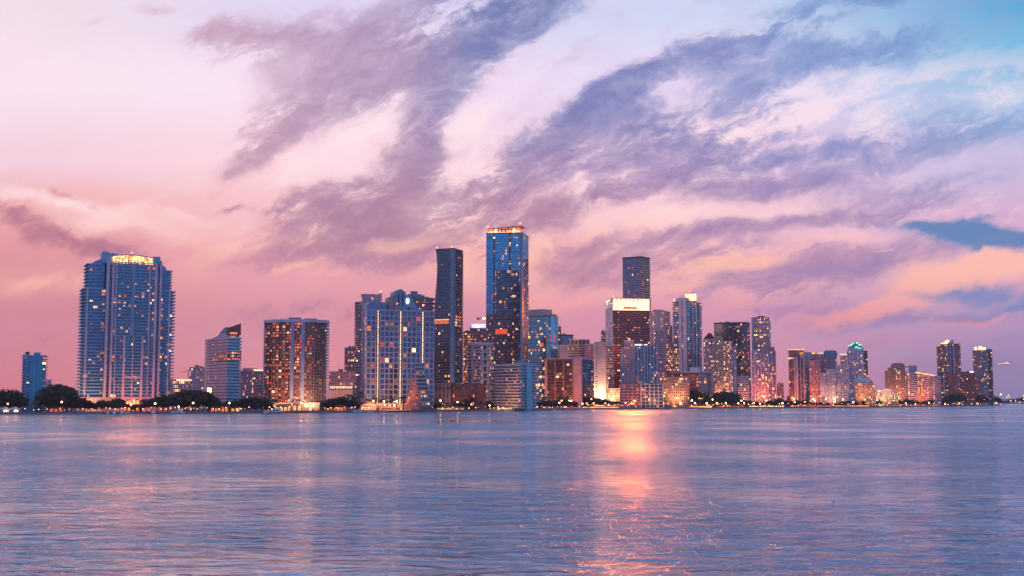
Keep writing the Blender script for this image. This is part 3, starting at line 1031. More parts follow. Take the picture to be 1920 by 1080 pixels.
def T(label, xl, xc, xr, top, D, a, nf, wall, front=None, side=None, slab=None, piers=None, name='apartment_tower', cat='tower', cap=70, depth=22, fin=True, z0=0, ref=700, pier_mat=None):
    B = Bld(name, label, cat, xl, xc, xr, D, a, ref=ref, cap=cap)
    if a == 0 or B.d < 2:
        B.d = depth
    kw = {}
    if side:
        kw['left' if a < 0 else 'right'] = side
    B.H = B.z(top)
    B.block(B.x0, B.x1, 0, B.d, z0, B.H, nf, wall, front=front, slab=slab, piers=piers, pier_mat=pier_mat, **kw)
    if nf > 8:
        q = B.rnd
        wd = B.x1 - B.x0
        for i in range(3 if wd > 12 else 2):
            c_ = B.x0 + wd * q.uniform(.15, .85)
            hw = min(wd * .12, q.uniform(1.2, 3.2))
            B.box('roof_unit', q.choice(('grey_concrete', 'dark_metal', 'tan_stone')), c_ - hw, c_ + hw, 3 + 4 * i, 6.4 + 4 * i, B.H + 1.18, B.H + 1.2 + q.uniform(1.2, 3.4))
        c_ = B.x0 + wd * q.uniform(.3, .7)
        B.part('antenna', MB().tube((c_, 8, B.H + 1.1), (c_, 8, B.H + q.uniform(5, 10)), .16, .07, 'dark_metal'))
    if fin:
        B.finish()
    return B


# ---- low blocks far behind the left towers
B = T('low pink office block with a glowing yellow roof edge, right behind the big blue tower', 318, 360, 360, 713, 1500, 0, 7, 'pink_paint', dict(n=12, ww=.6, wh=.55, lit=.4, glass='glass_brown'), name='office_block', cat='building', fin=False)
B.box('lit_cornice', 'strip_light', B.px(331), B.px(360), -.6, 0, B.H - .6, B.H + 1.0)
B.finish()
B = T('narrow pale mauve block left of the white banded tower', 355, 385, 385, 690, 1620, 0, 15, 'pink_paint', dict(n=9, ww=.5, wh=.5, lit=.12, cols={0: .6}, glass='glass_mauve'), name='apartment_block', cat='building')
B = T('low mauve apartment block in the gap between the banded tower and the brown tower', 449, 496, 496, 697, 1480, 0, 14, 'rose_paint', dict(n=14, ww=.6, wh=.5, lit=.1, cols={4: .25, 7: .7, 11: .5}, low=.5, glass='glass_mauve'), slab=(.5, .6, 'pink_paint', 1), name='apartment_block', cat='building', fin=False)
B.box('penthouse', 'pink_paint', B.px(458), B.px(484), 3, 14, B.H + 1, B.z(690))
B.box('lit_terrace', 'lit_white', B.px(476), B.px(493), -.5, 2.9, B.H + 1.2, B.H + 2.4)
B.finish()
B = T('low pink block with a bright row of arched lights, right of the brown tower', 617, 672, 672, 698, 1560, 0, 11, 'rose_paint', dict(n=16, ww=.55, wh=.55, lit=.14, rows={1: .3}, glass='glass_mauve'), name='office_block', cat='building', fin=False)
for i in range(11):
    B.box('arch_light', 'strip_light', B.px(619 + i * 3.9), B.px(621.8 + i * 3.9), -.8, -.1, B.z(728), B.z(724.5))
B.box('podium', 'pink_paint', B.px(610), B.px(662), -14, -1, 0, B.z(731))
B.finish()
T('pinkish slab tower left of the grid hotel, small dark windows in upright rows', 646, 667, 667, 653, 1700, 0, 22, 'rose_paint', dict(n=7, ww=.45, wh=.62, lit=.16, low=.5, glass='glass_brown'), piers=even(7, .7, .7))
T('tiny pale lilac block peeping over the trees by the slim blue tower', 86, 97, 97, 713, 1900, 0, 8, 'lilac_paint', dict(n=5, ww=.5, wh=.5, lit=.03), name='apartment_block', cat='building', cap=10)

# ================================================================== 9 balcony tower behind hotel
B = Bld('residential_tower', 'tall mauve balcony tower half hidden by the left edge of the grid hotel', 'tower', 668, 668, 700, 1380, 0, ref=640)
B.block(B.px(668), B.px(678), 4, 26, 0, B.z(567), 45, 'brown_stone', front=dict(n=3, ww=.9, wh=.55, lit=.06, low=1.5, glass='glass_brown'), slab=(1.2, 1.0, 'pink_paint', 1, (2.2, 1.3, 0)))
B.block(B.px(677.5), B.px(697), 0, 26, 0, B.z(556), 48, 'pink_paint', front=dict(n=8, ww=.5, wh=.5, lit=.05, low=1.5, glass='glass_mauve'), piers=[(.1, 1.2, .8), (.45, .8, .8)], pier_mat='lilac_paint')
B.box('roof_block', 'roof_blue', B.px(677, 560), B.px(704, 560), 5, 22, B.z(556) + 1.3, B.z(550.5))
mb = MB().extrude([(B.px(700, 560), B.z(563)), (B.px(716, 560), B.z(563)), (B.px(716, 560), B.z(549)), (B.px(700, 560), B.z(553))], 3, 9, 'pink_paint')
B.part('roof_fin', mb)
B.finish()
beacon(B, B.px(714, 560), 5, B.z(549), 2, r=1.0)

B = T('dark balcony tower with a stepped roof showing behind the right of the grid hotel', 757, 812, 812, 560, 1480, 0, 50, 'brown_stone', dict(n=12, ww=.7, wh=.5, lit=.10, glass='glass_mauve'), slab=(1.2, .8, 'grey_concrete', 2, (0, 1.3, 2.4)), fin=False, ref=580, cap=60)
for i, (a_, b_, y_) in enumerate(((764, 790, 551), (770, 783, 545.5), (788, 796, 553), (795, 804, 556))):
    B.box('roof_block', 'roof_blue', B.px(a_, 560), B.px(b_, 560), 3 + .2 * i, 18 - .2 * i, B.H + .6, B.z(y_))
B.finish()

# ================================================================== 10 grid hotel
B = Bld('hotel', 'wide blue hotel with square window grid, three light strips and an oval emblem', 'hotel', 683, 687, 816, 1250, -14, ref=660, seed=4)
P_ = B.px
zt = B.z(581)
z0 = 5.5
B.block(B.x0, B.x1, 0, B.d, z0, zt, 18, 'hotel_frame', left=dict(n=3, ww=.5, wh=.5, lit=.3, glass='glass_mauve', mix=RED),
        front=dict(n=15, ww=.76, wh=.76, lit=.085, low=.7, glass='glass_blue', mix=RED, skip=lambda i, j: i in (2, 7, 12)))
bw = B.w / 15
fh = (zt - z0) / 18
for i in (2, 7, 12):
    B.box('light_slot', 'dark_stone', i * bw + .5, (i + 1) * bw - .5, -.12, .1, z0, zt)
    st_ = B.box('strip_light', 'strip_light', (i + .5) * bw - .5, (i + .5) * bw + .5, -.5, -.13, z0 + 1, zt - .6)
    for j in range(36):
        zz = z0 + (zt - z0) * j / 36
        B.box('strip_divider', 'dark_stone', (i + .5) * bw - .8, (i + .5) * bw + .8, -.6, -.13, zz - .25, zz + .25, parent=st_) if False else B.box('strip_divider', 'dark_stone', (i + .5) * bw - .8, (i + .5) * bw + .8, -.6, -.13, zz - .25, zz + .25)
for i in range(16):
    B.box('pier', 'hotel_frame', i * bw - .45, i * bw + .45, -.75, .05, z0, zt + .6)
for j in range(19):
    B.box('floor_band', 'hotel_frame', B.x0 - .05, B.x1 + .05, -.6, .04, z0 + j * fh - .4, z0 + j * fh + .4)
# half of the cells carry a second, darker lower pane: one balcony rail per row in some bays
for i in (0, 4, 5, 9, 10, 14):
    for j in range(18):
        if B.rnd.random() < .55:
            B.box('balcony', 'dark_stone', i * bw + .7, (i + 1) * bw - .7, -.35, -.02, z0 + (j + .42) * fh, z0 + (j + .55) * fh)
X = lambda px: P_(px, 565)
mb = MB().extrude([(X(688), zt + 1.2), (X(727), zt + 1.2), (X(727), B.z(565.5)), (X(718), B.z(565)), (X(707), B.z(561)), (X(694), B.z(566)), (X(689), B.z(573))], 3, 17, 'roof_blue')
B.part('crown', mb)
mb = MB().extrude([(X(730), zt + 1.2), (X(745), zt + 1.2), (X(745), B.z(551)), (X(741), B.z(551.5)), (X(731), B.z(556))], 2.5, 18, 'grey_concrete')
mb.extrude([(X(741), zt + 1.2), (X(762.5), zt + 1.2), (X(762.5), B.z(546)), (X(752.5), B.z(539)), (X(741.5), B.z(545))], 1, 20, 'roof_blue')
mb.extrude([(X(762), zt + 1.2), (X(800), zt + 1.2), (X(799), B.z(578)), (X(785), B.z(575)), (X(773), B.z(551.5)), (X(762), B.z(550))], 1.6, 15, 'roof_blue')
B.part('crown', mb)
for xx in (748.6, 756.2):
    B.box('slot', 'dark_metal', X(xx) - .7, X(xx) + .7, .9, 1.1, B.z(571), B.z(548))
# emblem: white oval with a small dark figure
ex, ez = X(765.6), B.z(562)
mb = MB()
seg = [(ex + 1.75 * math.sin(2 * math.pi * i / 20), ez - 3.0 * math.cos(2 * math.pi * i / 20)) for i in range(20)]
mb.extrude(seg, .6, 1.4, 'emblem_white')
em = B.part('emblem', mb)
B.box('emblem_mark', 'dark_metal', ex - .45, ex + .45, .4, .62, ez - .9, ez + 1.0, parent=em)
B.box('roof_hatch', 'dark_metal', X(766), X(771), 1.4, 1.62, B.z(579), B.z(574))
B.finish()
beacon(B, X(746), .8, B.z(569), .5, r=.6)
beacon(B, X(796), .8, B.z(571), .5, r=.9)
B.box('podium', 'beige_paint', B.px(672), B.px(768), -30, -4, 0, 7.5)
B.face(((B.px(674), -30), 0), B.px(766) - B.px(674), .5, 7, 2, n=22, ww=.6, wh=.6, lit=.25, mix=WARM, glass='glass_brown')
B.finish()

# ================================================================== 12 leaning terraced glass block
B = Bld('terraced_block', 'leaning block of blue glass terraces with a sloping red flank, before the grid hotel', 'building', 757, 757, 809, 1212, 0, ref=720)
P_ = B.px
n = 12
zA, zB = 2.0, B.z(680)
for j in range(n):
    u0, u1 = j / n, (j + 1) / n
    xl_ = P_(790.5) + (P_(774.5) - P_(790.5)) * u0
    xr_ = P_(809) + (P_(792.5) - P_(809)) * u0
    za, zb_ = zA + (zB - zA) * u0, zA + (zB - zA) * u1
    B.box('terrace', 'glass_dark', xl_, xr_, j * .55, 16, za, zb_ - .9)
    B.box('floor_slab', 'aqua_paint', xl_ - .5, xr_ + .5, j * .55 - .8, 16.3, zb_ - .9, zb_)
    if j in (1, 3, 4, 9):
        B.face(((xl_ + 1, j * .55), 0), xr_ - xl_ - 2, za + .3, zb_ - 1.2, 1, n=4, ww=.6, wh=.7, lit=.7, mix=RED, skip=None)
zF = B.z(697)
mb = MB().extrude([(P_(757.5), 1.5), (P_(790), 1.5), (P_(779), zF)], 3.5, 15, 'rose_paint')
B.part('flank', mb)
for j in range(1, 11):
    zz = zA + (zF - zA) * j / 12
    u = (zz - 1.5) / (zF - 1.5)
    xa_, xb_ = P_(757.5) + (P_(779) - P_(757.5)) * u, P_(790) + (P_(779) - P_(790)) * u
    B.box('floor_slab', 'tan_stone', xa_ - .3, xb_, 2.7, 3.5, zz, zz + .5)
    if j < 9:
        B.face(((xa_ + .8, 3.5), 0), max(1.5, xb_ - xa_ - 2.2), zz + .5, zz + 2.6, 1, n=max(2, int((xb_ - xa_) / 3)), ww=.6, wh=.6, lit=.35, mix=RED, glass='glass_brown')
mb = MB().extrude([(P_(809.5), 1.5), (P_(812), 1.5), (P_(797), B.z(697)), (P_(794), B.z(690))], 3, 14, 'roof_blue')
B.part('buttress', mb)
B.finish()

# ================================================================== 13 waisted dark tower
B = Bld('residential_tower', 'tall dark tower with a curved waist and an orange lit sky lobby', 'tower', 815, 851, 868, 1350, 24, ref=560, seed=8)
P_ = B.px
base = B.z(718)
zt = B.z(468)
edge = [(718, 813.2), (690, 813.2), (640, 813.4), (600, 813.8), (570, 815), (550, 816.6), (530, 818.4), (510, 819.6), (495, 819.8), (480, 818.9), (467, 817.4)]


def edge_x(z):
    for (a_, xa_), (b_, xb_) in zip(edge, edge[1:]):
        za_, zb_ = B.z(a_), B.z(b_)
        if z <= zb_:
            t_ = max(0, (z - za_) / (zb_ - za_))
            return P_(xa_ + (xb_ - xa_) * t_, a_ + (b_ - a_) * t_)
    return P_(817.4, 467)


ol = [(edge_x(B.z(y_)), B.z(y_)) for y_, _ in edge]
mb = MB().extrude([(0, base), (0, zt)] + [(x, z) for x, z in ol[::-1]], 0, B.d, 'dark_stone')
B.part('wall', mb)
nf = 50
fh = (zt - base) / nf
for j in range(nf + 1):
    z = base + j * fh
    B.box('balcony', 'grey_concrete', edge_x(z) - .2, -3.6, -1.3, .6, z - .22, z + .45)
    B.box('floor_slab', 'grey_concrete', -.6, 1.2, .6, B.d * .78, z - .2, z + .3)
    if j < nf:
        for q in range(5):
            xa_, xb_ = edge_x(z + 1) + .6, -3.8
            u = (xb_ - xa_) / 5
            on = B.rnd.random() < (.045 if j > 15 else .10)
            B.wins.append((1 if on else 0, ((xa_, 0), 0), (q + .5) * u, z + .55 * fh, (.45 if on else .92) * u, .6 * fh, pick(LITMIX, B.rnd.random()) if on else 'glass_dark', .06))
B.face(((0, 1), math.pi / 2), B.d * .76, base, zt, nf, n=4, ww=.7, wh=.6, lit=.13, cols={2: .3}, glass='glass_mauve', mix=RED)
for u in (.02, .3, .54, .78):
    B.box('pier', 'grey_concrete', -.2, 1.4, B.d * u - .3, B.d * u + .3, base, zt)
B.box('pier', 'roof_blue', -3.8, .3, -1.0, .3, base, zt + .6)
B.box('service_slot', 'dark_metal', -.2, .5, B.d * .80, B.d, base, zt - 2)
B.box('lit_lobby', 'lit_orange', edge_x(B.z(603)) + 1, -6, -1.5, -.1, B.z(607), B.z(599.5))
B.box('lobby_frame', 'strip_light', edge_x(B.z(603)) + .6, -6, -1.52, -.2, B.z(599.4), B.z(598.6))
B.face(((.1, 1), math.pi / 2), B.d * .7, B.z(612), B.z(590), 4, n=4, ww=.8, wh=.6, lit=.8, mix=WARM, proud=.4)
B.box('parapet', 'dark_stone', edge_x(zt), .4, -1, B.d, zt + .3, zt + 1.8)
B.box('podium', 'podium_grey', P_(816), -1.5, -4, B.d, 0, base - .3)
B.box('podium_wing', 'podium_brown', -1.4, P_(851) + 26, 1, B.d + 6, 0, base - .8)
B.face(((P_(816), -4), 0), -1.5 - P_(816), 3, base - 2, 3, n=9, ww=.7, wh=.35, lit=.06, glass='glass_dark')
B.face(((-1.4, 1), 0), P_(851) + 27, 3, base - 2, 3, n=11, ww=.75, wh=.35, lit=.08, glass='glass_brown', mix=RED)
for u in range(5):
    B.box('podium_fin', 'grey_concrete', P_(818) + u * 4.6, P_(818) + u * 4.6 + .5, -4.5, -4, 0, base - .3)
B.finish()
beacon(B, edge_x(zt) + .5, 1, zt + 1.8, 1, r=.8)
beacon(B, -3, 0, zt + 1.8, 1, r=.8)

# ================================================================== 14 narrow warm tower
B = T('narrow brown tower glowing with warm windows in the gap right of the curved tower', 869, 883, 883, 624, 1640, 0, 30, 'tan_stone', dict(n=6, ww=.6, wh=.5, lit=.42, low=.6, glass='glass_brown'), slab=(.7, .6, 'beige_paint', 1), fin=False)
mb = MB().extrude([(B.px(868), B.z(623)), (B.px(874), B.z(622)), (B.px(882), B.z(621)), (B.px(878), B.z(620)), (B.px(873), B.z(619.6))], 0, 9, 'dark_metal')
B.part('roof_wing', mb)
B.finish()

# ================================================================== 15 violet sign block
B = T('brown office tower with a violet and white lit sign band, left of the tallest tower', 881, 911, 911, 616, 1760, 0, 26, 'brown_stone', dict(n=10, ww=.8, wh=.5, lit=.12, glass='glass_brown'), slab=(.7, .8, 'rose_paint', 1), name='office_tower', fin=False)
B.box('sign_band', 'neon_violet', B.px(883), B.px(911), -1.2, 0, B.z(615), B.z(607))
B.box('sign_light', 'lit_cool', B.px(886), B.px(908), -1.5, -1.25, B.z(611.6), B.z(609.3))
for i in range(7):
    B.box('sign_light', 'lit_cool', B.px(889 + i * 2), B.px(890.3 + i * 2), -1.5, -1.25, B.z(614.6), B.z(612.9))
B.box('roof_drum', 'dark_metal', B.px(881), B.px(883), 0, 3, B.z(615), B.z(612))
B.finish()

# ================================================================== 16 white pink balcony block
B = Bld('apartment_block', 'white and pink balcony block with an upright blank pier, in front of the tallest tower', 'tower', 877, 877, 925, 1400, 0, ref=700)
P_ = B.px
zt = B.z(649)
B.block(P_(878), P_(883), 1.5, 18, 0, zt, 19, 'brown_stone', slab=(1, 1.4, 'white_paint', 1, (1.5, 1.5, 0)))
B.box('pier', 'pink_paint', P_(883), P_(888.5), -1.5, 18, 0, zt + 3)
B.block(P_(888.5), P_(902), 1, 18, 0, zt, 19, 'brown_stone', front=dict(n=6, ww=.8, wh=.55, lit=.14, low=.6, glass='glass_brown'), slab=(1, 1.3, 'white_paint', 1, (0, 2, 0)))
B.block(P_(902), P_(917), -1, 18, 0, zt, 19, 'white_paint', front=dict(n=5, ww=.5, wh=.45, lit=.08, glass='glass_dark', cols={2: .1}), piers=[(.0, 1, .5), (1, .8, .5)])
for j in range(9):
    B.box('recess', 'dark_stone', P_(907.5), P_(911.5), -1.2, -1.08, 4 + j * zt / 9, 4 + j * zt / 9 + zt / 15)
B.block(P_(917), P_(924), 0, 18, 0, zt - .6, 19, 'brown_stone', front=dict(n=3, ww=.8, wh=.55, lit=.3, glass='glass_brown'), slab=(1, 1.3, 'white_paint', 1, (0, 1.8, 1.5)))
B.box('parapet', 'lilac_paint', P_(877), P_(925), -2.2, 18.5, zt + 1.25, zt + 4.2)
B.box('mechanical_penthouse', 'roof_blue', P_(893), P_(903), 3, 12, zt + 4.2, B.z(643))
B.finish()

# ================================================================== 17 tallest tower
B = Bld('skyscraper', 'tallest tower of the skyline, blue mirror glass with a slanting lit roof screen', 'tower', 910.5, 978.5, 991.5, 1560, 11, ref=560, seed=21)
P_ = B.px
zt = B.z(437)
nf = 64
zs = B.z(690)
fh = zt / nf
w0 = B.x0
B.box('wall', 'dark_stone', w0, 0, 0, B.d, 0, zt)
zone = B.z(506)
zone2 = B.z(588)
c0, c1 = P_(930, 540), P_(973, 540)


def fs_face(x0_, x1_, za, zb_, g, lit_, n, **kw):
    B.face(((x0_, 0), 0), x1_ - x0_, za, zb_, max(1, round((zb_ - za) / fh)), n=n, ww=kw.pop('ww', .97), wh=kw.pop('wh', .9), lit=lit_, glass=g, **kw)


s1, s2 = P_(924.5, 540), P_(928, 540)
s3, s4 = P_(954, 470), P_(958, 470)
fs_face(w0, s1, zone2, zt, 'glass_mirror', .012, 5)
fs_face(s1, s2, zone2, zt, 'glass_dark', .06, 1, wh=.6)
fs_face(s2, s3, zone, zt, 'glass_mirror', .02, 8, mix=WARM)
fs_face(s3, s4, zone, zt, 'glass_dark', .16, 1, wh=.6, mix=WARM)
fs_face(s4, -2.2, zone, zt, 'glass_mirror', .05, 7, mix=WARM)
fs_face(s2, c0, zone2, zone, 'glass_mirror', .12, 1, mix=WARM)
fs_face(c0, c1, zone2, zone, 'glass_dark', .10, 14, mix=WARM, rows={9: .25, 16: .3, 3: .2})  # dark reflection in the front, put in as darker glass
fs_face(c1, -2.2, zone2, zone, 'glass_mirror', .05, 2)
fs_face(w0, -2.2, 0, zone2, 'glass_brown', .055, 22, wh=.75, low=.8, mix=WARM)  # lower reflection also set by a duller, browner glass
for j in range(0, nf + 1, 3):
    zz = j * fh
    B.box('floor_line', 'grey_concrete' if zz < zone2 else 'roof_blue', w0 - .1, .1, -.45, .02, zz - .2, zz + .45)
    B.box('floor_line', 'grey_concrete' if zz < zone2 else 'roof_blue', .0, .4, 1.4, B.d, zz - .2, zz + .45)
B.box('pier', 'roof_blue', -2.2, .5, -.6, 1.4, 0, zt + 1)
B.box('shadow_gap', 'dark_metal', .1, .45, 1.42, 7, 0, zt)
B.face(((0, 7), math.pi / 2), B.d - 7, zone2, zt, nf - 24, n=10, ww=.97, wh=.9, lit=.02, glass='glass_mirror')
B.face(((0, 7), math.pi / 2), B.d - 7, 0, zone2, 24, n=10, ww=.9, wh=.8, lit=.05, glass='glass_mauve')  # mauve glass carries the darker reflection round the side
B.box('lit_terrace', 'lit_red', P_(929, 620), P_(951, 620), -.7, -.1, B.z(626), B.z(616.5))
B.box('parapet', 'dark_metal', w0 - .1, .6, -.5, B.d, zt, zt + 1.3)
# roof screen
xa, xb = P_(913.3, 430), P_(977, 430)
mb = MB().extrude([(xa, zt + 1.3), (xb, zt + 1.3), (xb, B.z(422.3)), (xa, B.z(426.6))], 1.5, 3, 'tan_stone')
mb.extrude([(xa, B.z(426.6)), (xb, B.z(422.3)), (xb, B.z(421.9)), (xa, B.z(426.2))], 1.2, 30, 'pink_paint')
scn = B.part('roof_screen', mb)
mb = MB().box(xa + .4, xb - .6, .9, 1.3, zt + 1.3, zt + 2.0, 'lit_amber')
B.part('screen_light', mb, parent=scn)
ld = bpy.data.lights.new('screen_wash', 'AREA')
ld.shape = 'RECTANGLE'
ld.size, ld.size_y, ld.energy, ld.color = xb - xa - 2, 1.0, 9000, (1, .40, .20)
lo = bpy.data.objects.new('screen_wash', ld)
lo.location = ((xa + xb) / 2, -.6, zt + 1.6)
lo.rotation_euler = (R(125), 0, 0)
link(lo, B.root)
for i, (u, mt) in enumerate(((925.5, 'dark_metal'), (927.5, 'emblem_white'), (934, 'dark_metal'), (939, 'dark_metal'), (945.5, 'dark_metal'), (951, 'brown_stone'), (958, 'dark_metal'), (962, 'crown_gold'))):
    B.box('roof_unit', mt, P_(u, 430), P_(u + (1.2 if mt == 'dark_metal' and i in (0, 2, 6) else 3), 430), .6 - .01 * i, .88, zt + 1.6, zt + 6.2)
B.finish()
beacon(B, xa + .6, 2, B.z(426), 2, r=1.0)
beacon(B, xb - 1.5, 2, B.z(422), 2, r=1.2)
beacon(B, P_(990, 436) - .5, B.d * .8, zt + 1, 1, r=.8)
mb = MB()
for u in (923, 947, 958):
    mb.tube((P_(u, 425), 3, B.z(425)), (P_(u, 425), 3, B.z(419.5)), .18, .1, 'dark_metal')
B.part('antenna', mb)

# ================================================================== 18 white wedge block by the water
B = Bld('apartment_block', 'pale blue and white waterfront block with long balconies, in front of the tallest tower', 'building', 928, 976, 1005, 1352, 48, ref=720, seed=2)
zt = B.z(685)
B.block(B.x0, 0, 0, B.d, 2, zt, 14, 'lilac_paint', front=dict(n=12, ww=.85, wh=.5, lit=.05, glass='glass_mauve', mix=RED), right=dict(n=8, ww=.6, wh=.5, lit=.04, glass='glass_blue', skip=lambda i, j: i in (3, 4)), slab=(1.4, 1.2, 'white_paint', 1, (1, 1.6, 0)))
for j in range(15):
    zz = 2 + (zt - 2) * j / 14
    B.box('balcony', 'aqua_paint', 0, 1.8, 0, B.d * .34, zz - .3, zz + .8)
    B.box('balcony', 'white_paint', 0, 2.2, B.d * .66, B.d + .6, zz - .3, zz + .8)
B.box('pier', 'aqua_paint', 0, 2.4, B.d * .34, B.d * .64, 0, zt + 1.4)
B.box('parapet', 'white_paint', B.x0 - .6, 2, -1.2, B.d, zt + 1.22, zt + 2.2)
B.box('mechanical_penthouse', 'roof_blue', -16, -8, 5, 16, zt + 2.2, zt + 6)
B.box('roof_unit', 'dark_metal', -30, -27, 5, 9, zt + 2.2, zt + 4.5)
B.finish()

# ================================================================== 19 teal office towers
B = Bld('office_tower', 'dark teal glass office tower with stepped roof, just right of the tallest tower', 'tower', 988, 1024, 1047, 1680, 38, ref=650, seed=12)
P_ = B.px
zt = B.z(593)
B.block(B.x0, 0, 0, B.d, 0, zt, 34, 'dark_stone', front=dict(n=12, ww=.95, wh=.86, lit=.04, glass='glass_teal', mix=WARM, rows={28: .2, 26: .3, 27: .4, 21: .6, 11: .55, 8: .6, 7: .35, 6: .3}, low=3), right=dict(n=8, ww=.97, wh=.9, lit=.03, glass='glass_teal', mix=WARM))
B.box('glass_box', 'glass_teal', B.x0, P_(1017, 600), 1, B.d * .8, zt + 1.2, B.z(579))
B.box('glass_fin', 'glass_mirror', .1, 1.2, B.d * .32, B.d * .62, B.z(642), zt + 1)
B.box('lit_terrace', 'lit_red', -.6, .6, B.d * .3, B.d * .7, B.z(640), B.z(625))
B.box('logo_light', 'lit_red', P_(1013.5), P_(1019), -.5, 0, B.z(650), B.z(643))
B.box('roof_fin', 'brown_stone', .2, 1.6, B.d * .3, B.d * .8, zt + 1.2, zt + 3.5)
B.finish()
T('thin brown tower edge showing right of the teal office tower', 1046, 1052, 1052, 614, 1800, 0, 36, 'brown_stone', dict(n=3, ww=.6, wh=.5, lit=.2, glass='glass_brown'), slab=(.6, .6, 'rose_paint', 1))
B = T('dark flat-topped office tower behind the pink block with the frame on its roof', 1047, 1075, 1075, 630, 1980, 0, 34, 'dark_stone', dict(n=10, ww=.9, wh=.8, lit=.06, glass='glass_teal', rows={26: .5}), name='office_tower', fin=False)
B.box('roof', 'roof_blue', B.x0 - .8, B.x1 + .8, -.8, B.d, B.H + 1.25, B.H + 2.4)
B.finish()

# ================================================================== 21 pink blocks
B = Bld('apartment_block', 'pink and brown block with a white open roof frame, behind the black fronted block', 'building', 1047, 1047, 1116, 1760, 0, ref=680, seed=6)
P_ = B.px
B.block(P_(1047), P_(1068), 0, 18, 0, B.z(648), 26, 'pink_paint', front=dict(n=5, ww=.4, wh=.5, lit=.1, glass='glass_dark'))
B.block(P_(1068), P_(1096), 2, 18, 0, B.z(647), 26, 'tan_stone', front=dict(n=7, ww=.7, wh=.45, lit=.12, glass='glass_brown'), slab=(.6, 1.2, 'beige_paint', 1, (0, 1, 0)))
B.block(P_(1096), P_(1115), 0, 18, 0, B.z(646), 26, 'pink_paint', front=dict(n=5, ww=.45, wh=.5, lit=.1, cols={2: .4}, glass='glass_dark'))
B.box('roof_frame', 'white_paint', P_(1070), P_(1106), 1, 16, B.z(638), B.z(636))
for i in range(6):
    xx = P_(1070) + (P_(1106) - P_(1070)) * i / 5
    B.box('roof_post', 'white_paint', xx - .5, xx + .5, 1, 2, B.z(646), B.z(638))
B.box('roof_room', 'brown_stone', P_(1071), P_(1105), 2.5, 15, B.z(646), B.z(638))
B.finish()

# ================================================================== 22 black fronted block
B = Bld('apartment_block', 'square block with a dark recessed front framed in pink stone and a dark glass flank', 'building', 1023, 1092, 1112, 1600, 20, ref=700, seed=14)
P_ = B.px
zt = B.z(675)
B.block(B.x0, 0, 0, B.d, 0, zt, 16, 'dark_stone', front=dict(n=14, ww=.85, wh=.55, lit=.07, glass='glass_brown', cols={12: 0}), right=dict(n=6, ww=.9, wh=.8, lit=.015, glass='glass_mirror'), slab=(.4, .5, 'tan_stone', 1, (0, .7, 0)))
B.box('frame_side', 'pink_paint', B.x0 - 1.5, B.x0 + 1.8, -1.6, B.d, 0, zt + 2.8)
B.box('frame_pier', 'pink_paint', P_(1076), P_(1091.5), -1.8, B.d * .9, 0, zt + 3.4)
B.box('frame_top', 'pink_paint', B.x0 + 1.82, P_(1076) - .02, -1.6, B.d, zt + 1.3, zt + 3)
for u in (1041, 1057, 1074):
    B.box('pier', 'tan_stone', P_(u) - .7, P_(u) + .7, -1.2, .1, 0, zt)
B.box('mechanical_penthouse', 'roof_blue', P_(1064), P_(1080), 6, 16, zt + 3.42, zt + 6.5)
B.box('window_frame', 'grey_concrete', -.1, .5, B.d * .2, B.d * .8, B.z(730), B.z(728.6))
B.finish()

# ================================================================== 23 pink slab with uplight
B = Bld('apartment_tower', 'blank pink slab tower lit orange from below, right of the black fronted block', 'tower', 1113, 1113, 1151, 1720, 0, ref=690, seed=18)
P_ = B.px
zt = B.z(642.5)
B.block(P_(1114), P_(1121), 0, 20, 0, zt, 26, 'white_paint', front=dict(n=1, ww=.4, wh=.5, lit=.04, glass='glass_dark'))
B.box('end_wall', 'pink_paint', P_(1120), P_(1136.5), -1, 20, 0, zt + 1.5)
B.block(P_(1136.5), P_(1151), 2, 20, 0, B.z(649), 26, 'tan_stone', front=dict(n=4, ww=.7, wh=.5, lit=.12, low=3, glass='glass_brown', mix=WARM), slab=(.8, 1.1, 'pink_paint', 1, (0, 1.2, .8)))
B.finish()
T('small balcony block peeping out left of the tower with the glowing crown', 1128, 1137, 1137, 623, 2000, 0, 34, 'brown_stone', dict(n=3, ww=.6, wh=.5, lit=.1, glass='glass_brown'), slab=(.6, 1, 'pink_paint', 1, (1, 1, 0)), cap=30)
B = T('low lit terrace block glowing yellow between the pink slab and the low white block', 1135, 1163, 1163, 729, 1690, 0, 4, 'beige_paint', dict(n=9, ww=.75, wh=.5, lit=.9, mix=[('lit_white', .6), ('lit_amber', .4)]), slab=(.8, .8, 'white_paint', 1), name='restaurant', cat='building', z0=.5)

# ================================================================== 24 glowing crown tower
B = Bld('hotel_tower', 'tower with a glowing white crown and a white flank pierced by irregular dark windows', 'tower', 1136, 1149.5, 1221, 1790, -14, ref=640, seed=31)
P_ = B.px
zt = B.z(583)
B.block(0, B.x1, 0, B.d, 0, zt, 38, 'dark_stone', front=dict(n=18, ww=.94, wh=.42, lit=.045, low=1.2, glass='glass_brown', mix=WARM, cols={2: .35, 1: .15}), slab=(.8, .8, 'podium_brown', 1, (0, .9, 0), 'floor_line'))
fh = zt / 38
add_streak_light(B, B.x1 * .22, B.x1 * .80, zt + 2, B.z(562), -2.2, 500000, (1, .20, .025))  # extra unseen lamp that gives the gold streak on the bay
mb = MB().prism([(-.8, -.6), (0, -.6), (0, B.d), (-.8, B.d)], 0, 0, 'white_paint', top=[B.z(558.5), B.z(558.5), B.z(568), B.z(568)])
B.part('flank', mb)
